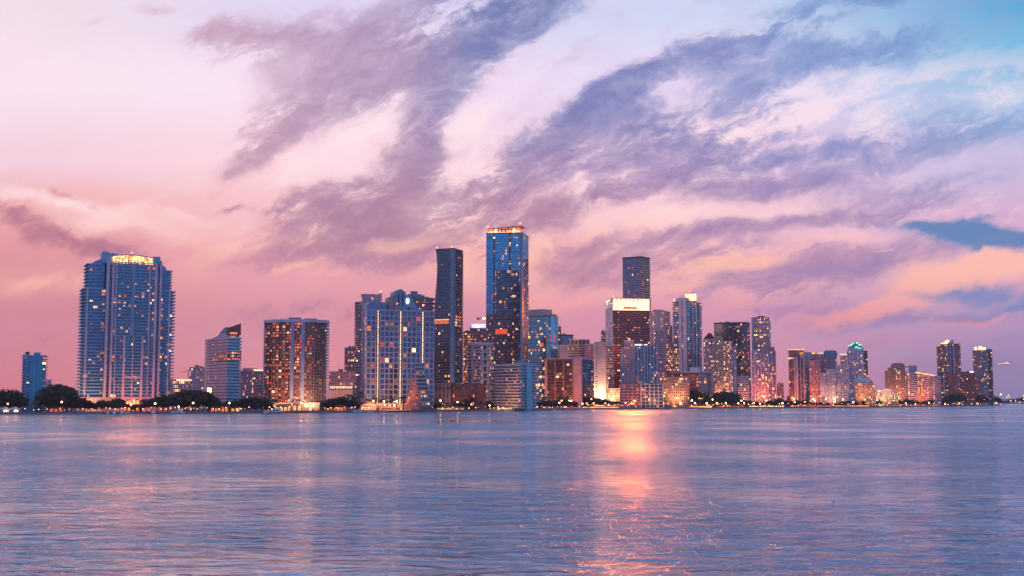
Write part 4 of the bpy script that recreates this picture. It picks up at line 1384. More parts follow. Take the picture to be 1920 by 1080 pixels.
for j in range(16, 42):
    for i in range(7):
        if B.rnd.random() < .5:
            yy = (i + .5 + B.rnd.uniform(-.2, .2)) * B.d / 7
            B.wins.append((1, ((-.8, B.d), -math.pi / 2), B.d - yy, j * fh + B.rnd.uniform(0, 1.5), B.d / 7 * B.rnd.uniform(.3, .75), fh * B.rnd.uniform(.35, .7), 'lit_white' if j > 39 or B.rnd.random() < .05 else 'dark_metal', .06))
zt2 = B.z(558.5)
B.box('crown_room', 'crown_white', .6, B.x1 - .8, 1.2, B.d - 2, zt + 1.3, zt2 - 1.2)
B.box('crown_roof', 'white_paint', -.2, B.x1 + .4, -.8, B.d, zt2 - 1.1, zt2)
for u in [i / 9 for i in range(10)]:
    xx = B.x1 * u
    B.box('crown_post', 'beige_paint', xx - .45, xx + .45, .0, .9, zt2 - 5.5, zt2 - 1.2)
B.box('crown_beam', 'brown_stone', B.x1 * .29, B.x1 * .64, -.2, .6, B.z(578.5), B.z(575.5))
B.box('pier', 'pink_paint', B.x1 - 1.8, B.x1 + .5, -1.1, .1, 0, zt2 - 1.2)
B.finish()
beacon(B, 1, 0, zt2, 2, r=.7)

# ================================================================== 25 dark tower behind
B = T('slim dark tower rising behind the glowing crown', 1167, 1201, 1219, 485, 2080, 30, 62, 'dark_stone', dict(n=10, ww=.92, wh=.7, lit=.035, glass='glass_mauve', low=1), dict(n=6, ww=.8, wh=.6, lit=.05, cols={1: .22}, glass='glass_brown', mix=RED), slab=(.7, .6, 'grey_concrete', 1, (.3, .6, 1.6)), fin=False, ref=520, cap=100)
B.box('roof_canopy', 'dark_metal', B.x0 - .8, 1.5, -1, B.d, B.H + 2.8, B.H + 4.4)
for u in (0, .3, .6, 1):
    B.box('roof_post', 'roof_blue', B.x0 * u - .4, B.x0 * u + .4, -.5, .3, B.H + 1.2, B.H + 2.8)
B.box('glass_crown', 'glass_mauve', B.x0 + 1, -.5, .5, B.d - 1, B.H + 1.2, B.H + 2.7)
B.finish()

# ================================================================== 26 blue striped block
B = Bld('apartment_tower', 'pale blue block with upright glass stripes and a pink left wing, below the glowing crown', 'tower', 1163, 1163, 1232, 1725, 0, ref=690, seed=15)
P_ = B.px
zt = B.z(649)
B.block(P_(1163), P_(1170), 2, 20, 0, B.z(655), 22, 'lilac_paint', front=dict(n=2, ww=.4, wh=.6, lit=.06, glass='glass_dark'))
B.block(P_(1170), P_(1190), 0, 22, 0, B.z(645), 24, 'pink_paint', front=dict(n=6, ww=.35, wh=.5, lit=.03, rows={22: .7}, glass='glass_dark'), piers=[(.66, 1.2, .7)])
B.block(P_(1190), P_(1232), 1, 22, 0, zt, 22, 'roof_blue', front=dict(n=15, ww=.75, wh=.6, lit=.1, glass='glass_blue', mix=WARM), piers=[(i / 7, 1.5 if i % 2 else .9, .9) for i in range(8)], pier_mat='lilac_paint')
B.box('penthouse', 'lilac_paint', P_(1170), P_(1189), 2, 16, B.z(645) + 1.2, B.z(637))
B.box('roof_sign_light', 'lit_cool', P_(1191), P_(1204), -.4, 1, B.z(647), B.z(645.4))
B.box('roof_light', 'lit_cool', P_(1208), P_(1214), -.4, 1, B.z(646.8), B.z(645.6))
B.finish()
beacon(B, P_(1180), 1, B.z(637), .5, r=1.2)
beacon(B, P_(1217), 1, B.z(646), 2, r=.8)

# ================================================================== 27 low white grid block
B = Bld('apartment_block', 'long low white waterfront block with a grid of openings, just left of centre right trees', 'building', 1161, 1161, 1243, 1672, 0, ref=740, seed=16)
B.root['label'] = 'long low white waterfront block with framed openings, below the blue striped block'
P_ = B.px
B.block(P_(1162), P_(1202), 1, 18, 0, B.z(722), 8, 'brown_stone', front=dict(n=10, ww=.7, wh=.5, lit=.18, glass='glass_brown', mix=RED), slab=(.8, 1.0, 'pink_paint', 1), piers=[(i / 5, .7, .9) for i in range(6)], pier_mat='pink_paint')
B.block(P_(1202), P_(1243), -1, 18, 0, B.z(721), 7, 'dark_stone', front=dict(n=10, ww=.7, wh=.55, lit=.2, glass='glass_dark', mix=RED), slab=(.8, 1.0, 'white_paint', 1), piers=[(i / 5, 1.7 if i in (0, 2) else 1.0, 1.2) for i in range(6)], pier_mat='white_paint')
B.box('stair_tower', 'lilac_paint', P_(1196), P_(1206), 2, 12, 0, B.z(714))
B.box('chimney', 'beige_paint', P_(1193), P_(1199), 8, 13, 0, B.z(704))
for u in (1226, 1238):
    B.box('roof_box', 'white_paint', P_(u) - 1.5, P_(u) + 1.5, 0, 5, B.z(721) + 1.2, B.z(718))
B.finish()

# ================================================================== 28 white towers
B = T('white tower with a brown right flank between the glowing crown and the blue tower', 1221, 1245, 1257, 584, 1960, 25, 42, 'white_paint', dict(n=9, ww=.5, wh=.55, lit=.08, cols={1: .45, 2: .3}, glass='glass_mauve', low=.5), dict(n=5, ww=.6, wh=.55, lit=.12, glass='glass_brown'), slab=(.3, .4, 'tan_stone', 1, (.2, .25, 1.2)), fin=False, ref=640)
B.box('roof_block', 'roof_blue', B.x0 + 2, -6, 3, 14, B.H + 1.2, B.z(580))
B.finish()
B = T('shorter lilac tower with pale balconies standing before the white tower', 1229, 1249, 1249, 623, 1850, 0, 34, 'pink_paint', dict(n=7, ww=.6, wh=.5, lit=.05, glass='glass_mauve'), slab=(.8, .9, 'lilac_paint', 1, (.5, .9, .8)), fin=False)
B.box('parapet', 'lilac_paint', B.x0 - 1, B.x1 + 1, -1.2, B.d, B.H + 1.25, B.z(619.5))
B.finish()
T('brown block speckled with yellow windows, left of the foot of the blue tower', 1247, 1276, 1276, 645, 1900, 0, 28, 'tan_stone', dict(n=10, ww=.6, wh=.55, lit=.42, glass='glass_brown', mix=WARM), slab=(.5, .6, 'beige_paint', 1))
T('thin dark tower edge directly left of the tall blue tower', 1256, 1262, 1262, 612, 2060, 0, 36, 'brown_stone', dict(n=3, ww=.6, wh=.5, lit=.1), slab=(.5, .6, 'grey_concrete', 1), cap=20)

# ================================================================== 29 blue tower with golden roof
B = Bld('residential_tower', 'tall teal and white tower with twin white piers and a golden lit roof drum', 'tower', 1262, 1289, 1316.5, 1890, 30, ref=620, seed=17)
P_ = B.px
zt = B.z(566)
B.block(B.x0, 0, 0, B.d, 0, zt, 44, 'dark_stone', front=dict(n=8, ww=.92, wh=.62, lit=.16, glass='glass_teal', mix=RED, rows={40: .8, 37: .3, 29: .35, 24: .5}), right=dict(n=10, ww=.7, wh=.6, lit=.07, glass='glass_teal', cols={4: .14}), slab=(.8, .8, 'roof_blue', 1, (1.4, 1.0, 1.0)))
for (a_, b_) in ((1274.4, 1279.6), (1281.6, 1288.5)):
    B.box('pier', 'lilac_paint', P_(a_), P_(b_), -2.4, 1, 0, B.z(557.5))
B.box('crown', 'lilac_paint', P_(1268, 560), P_(1290, 560), -2, 12, zt + 1.22, B.z(558.5))
for u in (.3, .55, .8):
    B.box('pier', 'lilac_paint', .1, 1.6, B.d * u - .7, B.d * u + .7, 0, zt + 1)
B.box('crown_wing', 'roof_blue', .0, 1.0, 1, B.d * .6, zt + 1.22, B.z(562.5))
cx = P_(1288, 555)
mb = MB()
mb.prism([(cx + 8.5 * math.cos(t_ / 12 * 2 * math.pi), 12 + 8.5 * math.sin(t_ / 12 * 2 * math.pi)) for t_ in range(12)], B.z(562), B.z(550.5), 'crown_orange')
dr = B.part('roof_drum', mb)
mb = MB().prism([(cx + 7.2 * math.cos(t_ / 12 * 2 * math.pi), 12 + 7.2 * math.sin(t_ / 12 * 2 * math.pi)) for t_ in range(12)], B.z(550.4), B.z(548.4), 'dark_metal')
B.part('drum_cap', mb, parent=dr)
B.finish()
beacon(B, P_(1265), 0, zt + 2, 1, r=1.2)
beacon(B, cx, 9, B.z(548.4), 1.5, r=.8)

# ================================================================== 30 low blocks by the trees
B = Bld('apartment_block', 'low block with a long white roof slab, behind the lamp-lit trees', 'building', 1258, 1310, 1335, 1790, 28, ref=720, seed=19)
P_ = B.px
zt = B.z(700)
B.block(B.x0, 0, 0, B.d, 0, zt, 10, 'tan_stone', front=dict(n=12, ww=.6, wh=.45, lit=.1, glass='glass_brown'), right=dict(n=5, ww=.8, wh=.7, lit=.12, glass='glass_dark'), slab=(.6, .9, 'pink_paint', 1, (0, .8, .3)))
B.box('roof', 'white_paint', B.x0 - 1, 2, -2, B.d + 1, zt + 1.25, zt + 3)
B.box('end_wall', 'tan_stone', P_(1290), P_(1296), -1, 0, 0, zt)
B.box('mechanical_penthouse', 'aqua_paint', P_(1291), P_(1305), 4, 14, zt + 3, B.z(688))
B.box('frame_pier', 'pink_paint', 0, 2.5, B.d * .86, B.d + 1.5, 0, zt)
B.finish()
T('low long beige block with rows of lit windows, left of the white roofed block', 1226, 1292, 1292, 708, 1740, 0, 11, 'beige_paint', dict(n=18, ww=.6, wh=.5, lit=.22, glass='glass_brown'), slab=(.5, .7, 'tan_stone', 1), name='apartment_block', cat='building')
B = T('pink low block with a plain lilac plant room on its roof, behind the beige block', 1224, 1252, 1252, 704, 1780, 0, 11, 'pink_paint', dict(n=8, ww=.6, wh=.5, lit=.15, glass='glass_brown'), name='apartment_block', cat='building', fin=False, cap=20)
B.box('mechanical_penthouse', 'lilac_paint', B.px(1228), B.px(1246), 3, 12, B.H + 1.2, B.z(698))
B.finish()

# ================================================================== 31 beige tower with red roofs
B = Bld('apartment_tower', 'beige tower group with dark red hipped roofs, speckled with yellow windows', 'tower', 1319, 1319, 1380, 1850, 0, ref=690, seed=23)
P_ = B.px
fk = dict(glass='glass_brown', mix=WARM)
B.block(P_(1319.5), P_(1340), 3, 22, 0, B.z(637), 30, 'pink_paint', front=dict(n=6, ww=.5, wh=.5, lit=.15, low=.6, **fk), piers=even(3, .8, .6))
B.block(P_(1340), P_(1357), 0, 22, 0, B.z(634), 31, 'beige_paint', front=dict(n=6, ww=.4, wh=.5, lit=.12, low=.6, cols={1: .5}, **fk))
B.block(P_(1357), P_(1374), 2, 22, 0, B.z(640), 30, 'beige_paint', front=dict(n=6, ww=.6, wh=.5, lit=.3, low=.4, **fk), slab=(.5, .6, 'pink_paint', 1, (0, .6, .5)))
B.block(P_(1374), P_(1381), 4, 22, 0, B.z(652), 28, 'lilac_paint', front=dict(n=2, ww=.6, wh=.6, lit=.03, glass='glass_blue'))
B.box('penthouse', 'beige_paint', P_(1342), P_(1354), 2, 16, B.z(634) + 1.2, B.z(630))
for (a_, b_, y0_, y1_) in ((1320, 1341, 636, 624), (1354, 1374, 639, 631)):
    xa, xb, xm = P_(a_), P_(b_), (P_(a_) + P_(b_)) / 2
    mb = MB().extrude([(xa, B.z(y0_) + 1.3), (xb, B.z(y0_) + 1.3), (xm + 3, B.z(y1_)), (xm - 1, B.z(y1_))], 3.2, 18, 'roof_red')
    B.part('roof', mb)
B.box('porch', 'lilac_paint', P_(1353), P_(1370), -6, 2, 0, B.z(733))
B.finish()

# ================================================================== 32 dark glass slab
B = T('broad dark navy glass slab with pale frame lines, behind the beige tower with red roofs', 1339, 1401, 1407, 606, 2070, 10, 38, 'dark_stone', dict(n=20, ww=.9, wh=.8, lit=.10, low=.4, glass='glass_dark', rows={34: .2, 33: .15}), dict(n=5, ww=.9, wh=.8, lit=.04, glass='glass_mauve'), piers=[(i / 7, .8, .8) for i in range(8)], pier_mat='roof_blue', fin=False, ref=650, cap=100)
B.box('roof', 'roof_blue', B.x0 - .6, .8, -1.2, B.d, B.H + 1.25, B.H + 2.3)
for y_ in (655, 736):
    B.box('floor_band', 'grey_concrete', B.x0 - .2, .3, -1.1, .1, B.z(y_), B.z(y_ - 1.4))
B.finish()

# ================================================================== 33 right centre towers
B = T('slim mauve tower dotted with bright square windows, stepping down on its right', 1410, 1442, 1446, 602, 2110, 9, 40, 'pink_paint', dict(n=9, ww=.5, wh=.55, lit=.10, rows={39: .9, 36: .7, 35: .4, 33: .95, 32: .2, 26: .3, 22: .6, 21: .3, 17: .6, 16: .5}, cols={1: .12, 8: .25}, glass='glass_mauve', mix=WARM), dict(n=2, ww=.5, wh=.5, lit=.1), fin=False, ref=650, cap=100)
B.box('upper_storeys', 'rose_paint', B.x0, B.px(1439, 600), 0, B.d * .9, B.H + 1.22, B.z(594))
B.face(((B.x0, 0), 0), B.px(1439, 600) - B.x0, B.H + 1.4, B.z(595), 2, n=8, ww=.4, wh=.6, lit=.45, glass='glass_mauve', mix=WARM)
B.box('pier', 'lilac_paint', B.x0 - .5, B.x0 + 3, -1, .1, 0, B.z(594))
B.box('roof_unit', 'dark_metal', B.px(1420, 600), B.px(1432, 600), 3, 9, B.z(594), B.z(592))
B.finish()
B = Bld('apartment_tower', 'lower blue grey tower group with upright white ribs in front of the slim mauve tower', 'tower', 1410, 1410, 1455, 1930, 0, ref=700, seed=25)
P_ = B.px
for (a_, b_, t_, y_, wl, lt) in ((1410, 1420, 660, 0, 'lilac_paint', .1), (1420, 1441, 664, 2, 'pink_paint', .16), (1441, 1455, 659, 1, 'grey_concrete', .12)):
    B.block(P_(a_), P_(b_), y_, 22, 0, B.z(t_), 26, wl, front=dict(n=max(3, int((b_ - a_) / 3)), ww=.55, wh=.7, lit=lt, low=.8, rows={9: .4}, glass='glass_mauve', mix=WARM), piers=even(max(2, int((b_ - a_) / 6)), 1.1, .8), pier_mat='lilac_paint')
B.box('crown', 'tan_stone', P_(1442), P_(1453), 3, 18, B.z(659) + 1.2, B.z(650.5))
mb = MB().extrude([(P_(1411), B.z(660) + 1.2), (P_(1421), B.z(660) + 1.2), (P_(1420), B.z(655)), (P_(1416), B.z(654))], 2, 12, 'lilac_paint')
B.part('crown', mb)
B.finish()
T('low white balcony block at the foot of the dark navy slab', 1384, 1404, 1404, 706, 1880, 0, 13, 'roof_blue', dict(n=6, ww=.8, wh=.5, lit=.06, glass='glass_mauve'), slab=(1.0, 1.2, 'white_paint', 1), name='apartment_block', cat='building', cap=30)
T('small pink speckled block alone at the right edge of the central cluster', 1456, 1469, 1469, 721, 2050, 0, 10, 'rose_paint', dict(n=5, ww=.6, wh=.5, lit=.3, glass='glass_brown'), name='apartment_block', cat='building', cap=30)
T('tiny brick red block at the left foot of the right cluster', 1474, 1481, 1481, 744, 2100, 0, 4, 'brick_stone', dict(n=3, ww=.5, wh=.5, lit=.3, glass='glass_brown'), name='apartment_block', cat='building', cap=12)

# ================================================================== 36 right cluster
B = Bld('apartment_tower', 'dark red fronted tower with a white lit roof edge, first of the right cluster', 'tower', 1477, 1477, 1512, 2030, 0, ref=700, seed=41)
P_ = B.px
B.block(P_(1479), P_(1489), 0, 20, 0, B.z(671), 25, 'brown_stone', front=dict(n=3, ww=.8, wh=.7, lit=.12, rows={18: .7, 9: .6, 6: .4}, glass='glass_brown', mix=RED), slab=(.3, .4, 'tan_stone', 1, (.3, .4, 0)))
B.box('pier', 'pink_paint', P_(1489), P_(1491.5), -1.2, 4, 0, B.z(668))
B.box('pier', 'lilac_paint', P_(1493), P_(1496), -1.2, 4, 0, B.z(668))
B.block(P_(1489), P_(1508), 1, 20, 0, B.z(667), 25, 'dark_stone', front=dict(n=8, ww=.6, wh=.6, lit=.05, glass='glass_mauve', mix=RED), piers=[(.65, .8, .8), (.95, 1, .8)], pier_mat='lilac_paint')
B.box('upper_storeys', 'rose_paint', P_(1479), P_(1508), 3, 20, B.z(671) + 1.3, B.z(657))
B.box('roof', 'white_paint', P_(1476), P_(1512), -3, 21, B.z(656.9), B.z(655))
B.box('lit_edge', 'strip_light', P_(1476.5), P_(1511), -3.3, -3.02, B.z(656.3), B.z(655.2))
B.box('lit_edge', 'strip_light', P_(1477.5), P_(1488), -.9, -.5, B.z(672), B.z(670.7))
B.box('lit_room', 'lit_amber', P_(1500), P_(1507), 2.2, 3, B.z(666), B.z(660))
B.finish()
B = Bld('apartment_tower', 'wide purple tower block with a teal rounded upper corner in the right cluster', 'tower', 1508, 1508, 1571, 2050, 0, ref=700, seed=42)
P_ = B.px
kw = dict(glass='glass_mauve', mix=RED)
B.block(P_(1508), P_(1522), 0, 20, 0, B.z(661), 26, 'lilac_paint', front=dict(n=5, ww=.55, wh=.6, lit=.07, **kw), piers=[(.3, .8, .6)])
B.block(P_(1522), P_(1546), 3, 20, 0, B.z(665), 25, 'rose_paint', front=dict(n=8, ww=.6, wh=.5, lit=.10, low=1.2, **kw), slab=(.4, .5, 'lilac_paint', 1, (0, .5, 0)))
B.block(P_(1546), P_(1569), 1, 20, 0, B.z(670), 24, 'grey_concrete', front=dict(n=8, ww=.6, wh=.6, lit=.08, **kw), piers=even(4, .6, .5))
mb = MB().prism([(P_(1545), 2), (P_(1563), .5), (P_(1568), 2), (P_(1570.5), 6), (P_(1570), 19), (P_(1545), 19)], B.z(670) + 1.3, B.z(659), 'roof_blue')
B.part('crown', mb)
mb = MB().prism([(P_(1548), 3), (P_(1562), 2), (P_(1568), 5), (P_(1568), 17), (P_(1548), 17)], B.z(658.95), B.z(657), 'roof_blue')
B.part('crown_cap', mb)
B.box('lit_terrace', 'lit_amber', P_(1524), P_(1529), 1, 2.8, B.z(663), B.z(660))
B.box('lit_terrace', 'strip_light', P_(1533), P_(1545), 1, 2.8, B.z(662.6), B.z(661.4))
B.box('roof_block', 'beige_paint', P_(1523), P_(1532), 4, 14, B.z(665) + 1.2, B.z(660))
B.finish()
for i, (xl, xr, top, D, wl, lab, n_) in enumerate((
        (1518, 1537, 678, 2020, 'rose_paint', 'pale gridded front tower glowing red at its foot, second from left in the right cluster', 8),
        (1537, 1549, 701, 1992, 'white_paint', 'shortest white gridded tower at the centre of the right cluster', 5),
        (1549, 1566, 695, 1996, 'lilac_paint', 'white ribbed tower right of the shortest white gridded tower', 7),
        (1566, 1591, 689, 2000, 'lilac_paint', 'broad lilac tower with blue ribs and red windows, left of the green crowned tower', 10),
        (1593, 1603, 694, 2004, 'lilac_paint', 'narrow lilac tower at the left foot of the green crowned tower', 4))):
    B = T(lab, xl, xr, xr, top, D, 0, 20 + i, wl, dict(n=n_, ww=.5, wh=.6, lit=.09, low=1.0 if i else 3.5, glass='glass_mauve' if i != 3 else 'glass_blue', mix=RED if i in (0, 3) else LITMIX), piers=even(max(2, n_ // 2), .9, .7), pier_mat='lilac_paint' if i else 'pink_paint', fin=False, cap=60)
    B.box('parapet', 'white_paint' if i else 'pink_paint', B.x0 - .6, B.x1 + .6, -1, B.d, B.H + 1.22, B.H + 2.2)
    if i == 3:
        B.box('penthouse', 'lilac_paint', B.px(1568), B.px(1580), 2, 12, B.H + 2.2, B.H + 4.2)
    B.finish()
B = T('slim dark tower with a lit cream roof left of the green crowned tower', 1576, 1588, 1588, 667, 2140, 0, 26, 'lilac_paint', dict(n=4, ww=.6, wh=.6, lit=.12, cols={2: .4}, glass='glass_dark'), fin=False, cap=40)
B.box('lit_roof', 'strip_light', B.x0, B.x1, -.5, 10, B.H + 1.3, B.z(663.6))
B.finish()

B = Bld('residential_tower', 'lilac tower with a gabled crown outlined in green neon', 'tower', 1588, 1588, 1627, 2120, 0, ref=680, seed=44)
P_ = B.px
B.block(P_(1589), P_(1620), 0, 24, 0, B.z(658), 30, 'lilac_paint', front=dict(n=10, ww=.6, wh=.6, lit=.10, low=1, glass='glass_mauve', mix=LITMIX), piers=[(.3, 1.6, .8), (.62, 2.4, 1.2), (.8, 1, .8), (0, 1.2, .8)], pier_mat='lilac_paint')
B.block(P_(1620), P_(1627), 2, 24, 0, B.z(659), 30, 'dark_stone', front=dict(n=2, ww=.7, wh=.6, lit=.25, glass='glass_dark', mix=WARM), slab=(.3, .4, 'grey_concrete', 1))
B.box('shoulder', 'lilac_paint', P_(1591), P_(1620), 1, 20, B.z(658) + 1.25, B.z(652))
gm = [(P_(1592), B.z(652)), (P_(1617), B.z(652)), (P_(1617), B.z(649)), (P_(1610), B.z(645.5)), (P_(1603.5), B.z(641.5)), (P_(1598), B.z(646)), (P_(1592), B.z(648.5))]
B.part('gable', MB().extrude(gm, 2, 18, 'roof_blue'))


def neon(pts_, r=.5, mat='neon_green', y=1.4):
    mb = MB()
    for (xa_, ya_), (xb_, yb_) in zip(pts_, pts_[1:]):
        mb.tube((P_(xa_), y, B.z(ya_)), (P_(xb_), y, B.z(yb_)), r, r, mat)
    return B.part('neon_tube', mb)


neon([(1592, 648), (1595, 648), (1599, 645.5), (1602, 642.6)])
neon([(1606, 644), (1609, 642.5)])
neon([(1610, 647), (1613, 646), (1616, 647.6)])
neon([(1604, 652), (1607, 650.4), (1610, 652), (1615, 653)], y=.4)
B.finish()

B = Bld('office_block', 'low orange lit block with a barrel-shaped blue roof, by the water in the right cluster', 'building', 1598, 1598, 1641, 2040, 0, ref=730, seed=45)
P_ = B.px
B.block(P_(1599), P_(1632), 0, 20, 0, B.z(718), 9, 'beige_paint', front=dict(n=9, ww=.6, wh=.5, lit=.5, glass='glass_brown', mix=RED), slab=(.5, .6, 'pink_paint', 1))
mb = MB()
arc = [(math.cos(t_ / 10 * math.pi), math.sin(t_ / 10 * math.pi)) for t_ in range(11)]
n_ = len(mb.v)
yc, zc_, ry, rz_ = 9, B.z(718) + 1.4, 10.5, B.z(709) - B.z(718) - 1.4
outline = [(yc + ry * a_, zc_ + rz_ * b_) for a_, b_ in arc]
xa, xb = P_(1598), P_(1632.5)
k = len(outline)
for x in (xa, xb):
    mb.v += [(x, y_, z_) for y_, z_ in outline]
mb.f = [tuple(range(k)), tuple(reversed(range(k, 2 * k)))] + [(i, k + i, k + (i + 1) % k, (i + 1) % k) for i in range(k)]
mb.mi = [mb.m('aqua_paint')] * len(mb.f)
B.part('roof', mb)
mb = MB().prism([(P_(1632), 1), (P_(1641), 3), (P_(1641), 18), (P_(1632), 18)], 0, B.z(722), 'beige_paint')
mb.extrude([(P_(1632), B.z(722)), (P_(1641), B.z(722)), (P_(1637), B.z(715)), (P_(1632), B.z(711))], 3, 16, 'beige_paint')
B.part('wing', mb)
B.face(((P_(1632), 1), math.atan2(2, P_(1641) - P_(1632))), P_(1641) - P_(1632), 1, B.z(722), 8, n=4, ww=.6, wh=.5, lit=.7, mix=RED)
B.finish()
B = Bld('hotel', 'low yellow lit building with a pale hipped roof, right of the barrel roofed block', 'hotel', 1632, 1632, 1685, 2110, 0, ref=740, seed=46)
P_ = B.px
B.block(P_(1634), P_(1684), 0, 20, 0, B.z(736), 6, 'beige_paint', front=dict(n=18, ww=.55, wh=.5, lit=.42, low=.8, glass='glass_brown', mix=WARM), slab=(.5, .7, 'pink_paint', 1), piers=even(6, .6, .7))
mb = MB().extrude([(P_(1654), B.z(736) + 1.4), (P_(1676), B.z(736) + 1.4), (P_(1671), B.z(728.5)), (P_(1658), B.z(728.5))], 1, 16, 'lilac_paint')
B.part('roof', mb)
B.part('lit_dome', MB().ball((P_(1649), 4, B.z(733.5)), 3.6, 'lit_white', 10, 6, .6))
B.finish()

# ================================================================== 37 island towers
B = Bld('apartment_tower', 'brown stepped tower with a rounded top, left end of the far right group', 'tower', 1659, 1659, 1698, 2390, 0, ref=710, seed=51)
P_ = B.px
kw = dict(glass='glass_brown', mix=WARM)
B.block(P_(1659), P_(1665), 3, 20, 0, B.z(696), 18, 'tan_stone', front=dict(n=3, ww=.4, wh=.4, lit=.04, **kw))
B.block(P_(1665), P_(1671), 2, 20, 0, B.z(690), 19, 'tan_stone', front=dict(n=3, ww=.4, wh=.4, lit=.1, **kw))
B.block(P_(1671), P_(1697.5), 0, 24, 0, B.z(686), 20, 'tan_stone', front=dict(n=9, ww=.5, wh=.5, lit=.04, cols={3: .4, 4: .45, 5: .4}, **kw), slab=(.3, .4, 'beige_paint', 2, (0, .4, 0)), piers=[(.22, 1, .8), (.68, 1, .8)])
mb = MB().extrude([(P_(1671), B.z(686) + 1.4), (P_(1697), B.z(686) + 1.4), (P_(1696), B.z(683)), (P_(1691), B.z(680.5)), (P_(1678), B.z(680.5)), (P_(1673), B.z(682.5))], 1, 20, 'grey_concrete')
B.part('crown', mb)
mb = MB().extrude([(P_(1678) + (P_(1690) - P_(1678)) * (.5 - .5 * math.cos(t_ / 8 * math.pi)), B.z(693) + 4.5 * math.sin(t_ / 8 * math.pi)) for t_ in range(9)][::-1], -1, -.5, 'glass_mauve')
B.part('arched_window', mb)
B.finish()
B = Bld('apartment_block', 'white stepped block with a lit sloping roof line and glowing upright stair bays', 'building', 1697, 1697, 1764, 2430, 0, ref=720, seed=52)
P_ = B.px
B.block(P_(1697), P_(1702), 2, 20, 0, B.z(697), 16, 'pink_paint', front=dict(n=2, ww=.4, wh=.4, lit=.1, **kw))
B.block(P_(1702), P_(1721), 0, 22, 0, B.z(700), 16, 'lilac_paint', front=dict(n=6, ww=.8, wh=.5, lit=.05, cols={0: .95}, **kw), slab=(.6, 1.0, 'lilac_paint', 1, (0, .7, 0)))
B.block(P_(1721), P_(1732), 1, 22, 0, B.z(699), 16, 'tan_stone', front=dict(n=4, ww=.6, wh=.5, lit=.35, cols={0: .8, 3: .8}, **kw))
B.block(P_(1732), P_(1764), 0, 22, 0, B.z(706), 15, 'pink_paint', front=dict(n=11, ww=.7, wh=.5, lit=.07, cols={2: .6, 6: .55}, **kw), slab=(.6, .9, 'lilac_paint', 1, (0, .7, 1)))
B.part('roof_slope', MB().extrude([(P_(1717), B.z(700)), (P_(1754), B.z(705)), (P_(1754), B.z(703.8)), (P_(1732), B.z(699.5)), (P_(1722), B.z(697)), (P_(1717), B.z(697))], -2, 18, 'pink_paint'))
B.part('lit_edge', MB().extrude([(P_(1717), B.z(698.6)), (P_(1754), B.z(704.8)), (P_(1754), B.z(704)), (P_(1717), B.z(697.6))], -2.4, -2.05, 'crown_orange'))
B.part('roof_drum', MB().prism([(P_(1712) + 8 * math.cos(t_ / 6 * math.pi), 9 + 7 * math.sin(t_ / 6 * math.pi)) for t_ in range(12)], B.z(700) + 1.3, B.z(685), 'roof_blue'))
B.box('roof_bridge', 'dark_metal', P_(1698), P_(1708), 6, 8, B.z(688.5), B.z(687))
B.finish()
B = T('dark block with an overhanging flat roof, between the white stepped block and the brown cluster', 1758, 1777, 1777, 700, 2560, 0, 14, 'dark_stone', dict(n=6, ww=.6, wh=.6, lit=.2, glass='glass_dark'), piers=[(.6, 2, .8)], pier_mat='lilac_paint', fin=False, name='apartment_block', cat='building')
B.box('roof', 'roof_blue', B.x0 - 2.5, B.x1 + 1, -3, B.d, B.H + 1.25, B.H + 3.4)
B.finish()
B = Bld('apartment_tower', 'tall brown tower with a pale centre rising to a pointed top, far right', 'tower', 1757, 1757, 1802, 2720, 0, ref=680, seed=54)
P_ = B.px
B.block(P_(1757), P_(1761), 3, 24, 0, B.z(650), 32, 'tan_stone', front=dict(n=2, ww=.5, wh=.5, lit=.08, **kw), slab=(.5, .6, 'pink_paint', 1, (.8, .6, 0)))
B.block(P_(1761), P_(1777), 1, 24, 0, B.z(645.5), 33, 'tan_stone', front=dict(n=6, ww=.6, wh=.5, lit=.12, **kw), slab=(.4, .5, 'rose_paint', 1, (0, .5, 0)))
B.block(P_(1777), P_(1789.5), -1, 24, 0, B.z(645), 33, 'dark_stone', front=dict(n=3, ww=.7, wh=.6, lit=.08, cols={1: .2}, glass='glass_mauve'), piers=[(0, 1.6, .8), (.4, 1.2, .8), (.98, 2, .8)], pier_mat='lilac_paint')
B.block(P_(1789.5), P_(1801.5), 2, 24, 0, B.z(645.5), 33, 'tan_stone', front=dict(n=5, ww=.5, wh=.5, lit=.1, **kw), slab=(.4, .5, 'rose_paint', 1, (0, .5, .8)))
B.part('crown_fin', MB().extrude([(P_(1778), B.z(645)), (P_(1789.5), B.z(645)), (P_(1789.5), B.z(636.5)), (P_(1786), B.z(637)), (P_(1781), B.z(641.5)), (P_(1778), B.z(643))], -1, 14, 'lilac_paint'))
B.part('lit_roof', MB().extrude([(P_(1764), B.z(645) + 1), (P_(1778), B.z(645) + 1), (P_(1781), B.z(639)), (P_(1777), B.z(637)), (P_(1771), B.z(642))], 2, 12, 'crown_orange'))
B.finish()
B = Bld('apartment_block', 'row of joined brick brown blocks at the foot of the far right towers', 'building', 1775, 1775, 1829, 2660, 0, ref=720, seed=55)
P_ = B.px
for i, (a_, b_, t_) in enumerate(((1775.5, 1790, 699), (1790, 1799, 702), (1799, 1812, 698), (1812, 1829, 700))):
    B.block(P_(a_), P_(b_), i % 2 * 2 - .5, 20, 0, B.z(t_), 14, 'brick_stone' if i != 1 else 'tan_stone', front=dict(n=5, ww=.45, wh=.45, lit=.11 if i else .03, **kw), slab=(.3, .4, 'tan_stone', 2, (0, .4, 0)) if i == 2 else None)
B.box('roof_light', 'lit_cool', P_(1820), P_(1826), 1, 4, B.z(698.5), B.z(696.5))
B.part('roof_dome', MB().ball((P_(1815), 6, B.z(698)), 3, 'dark_metal', 8, 5))
B.finish()
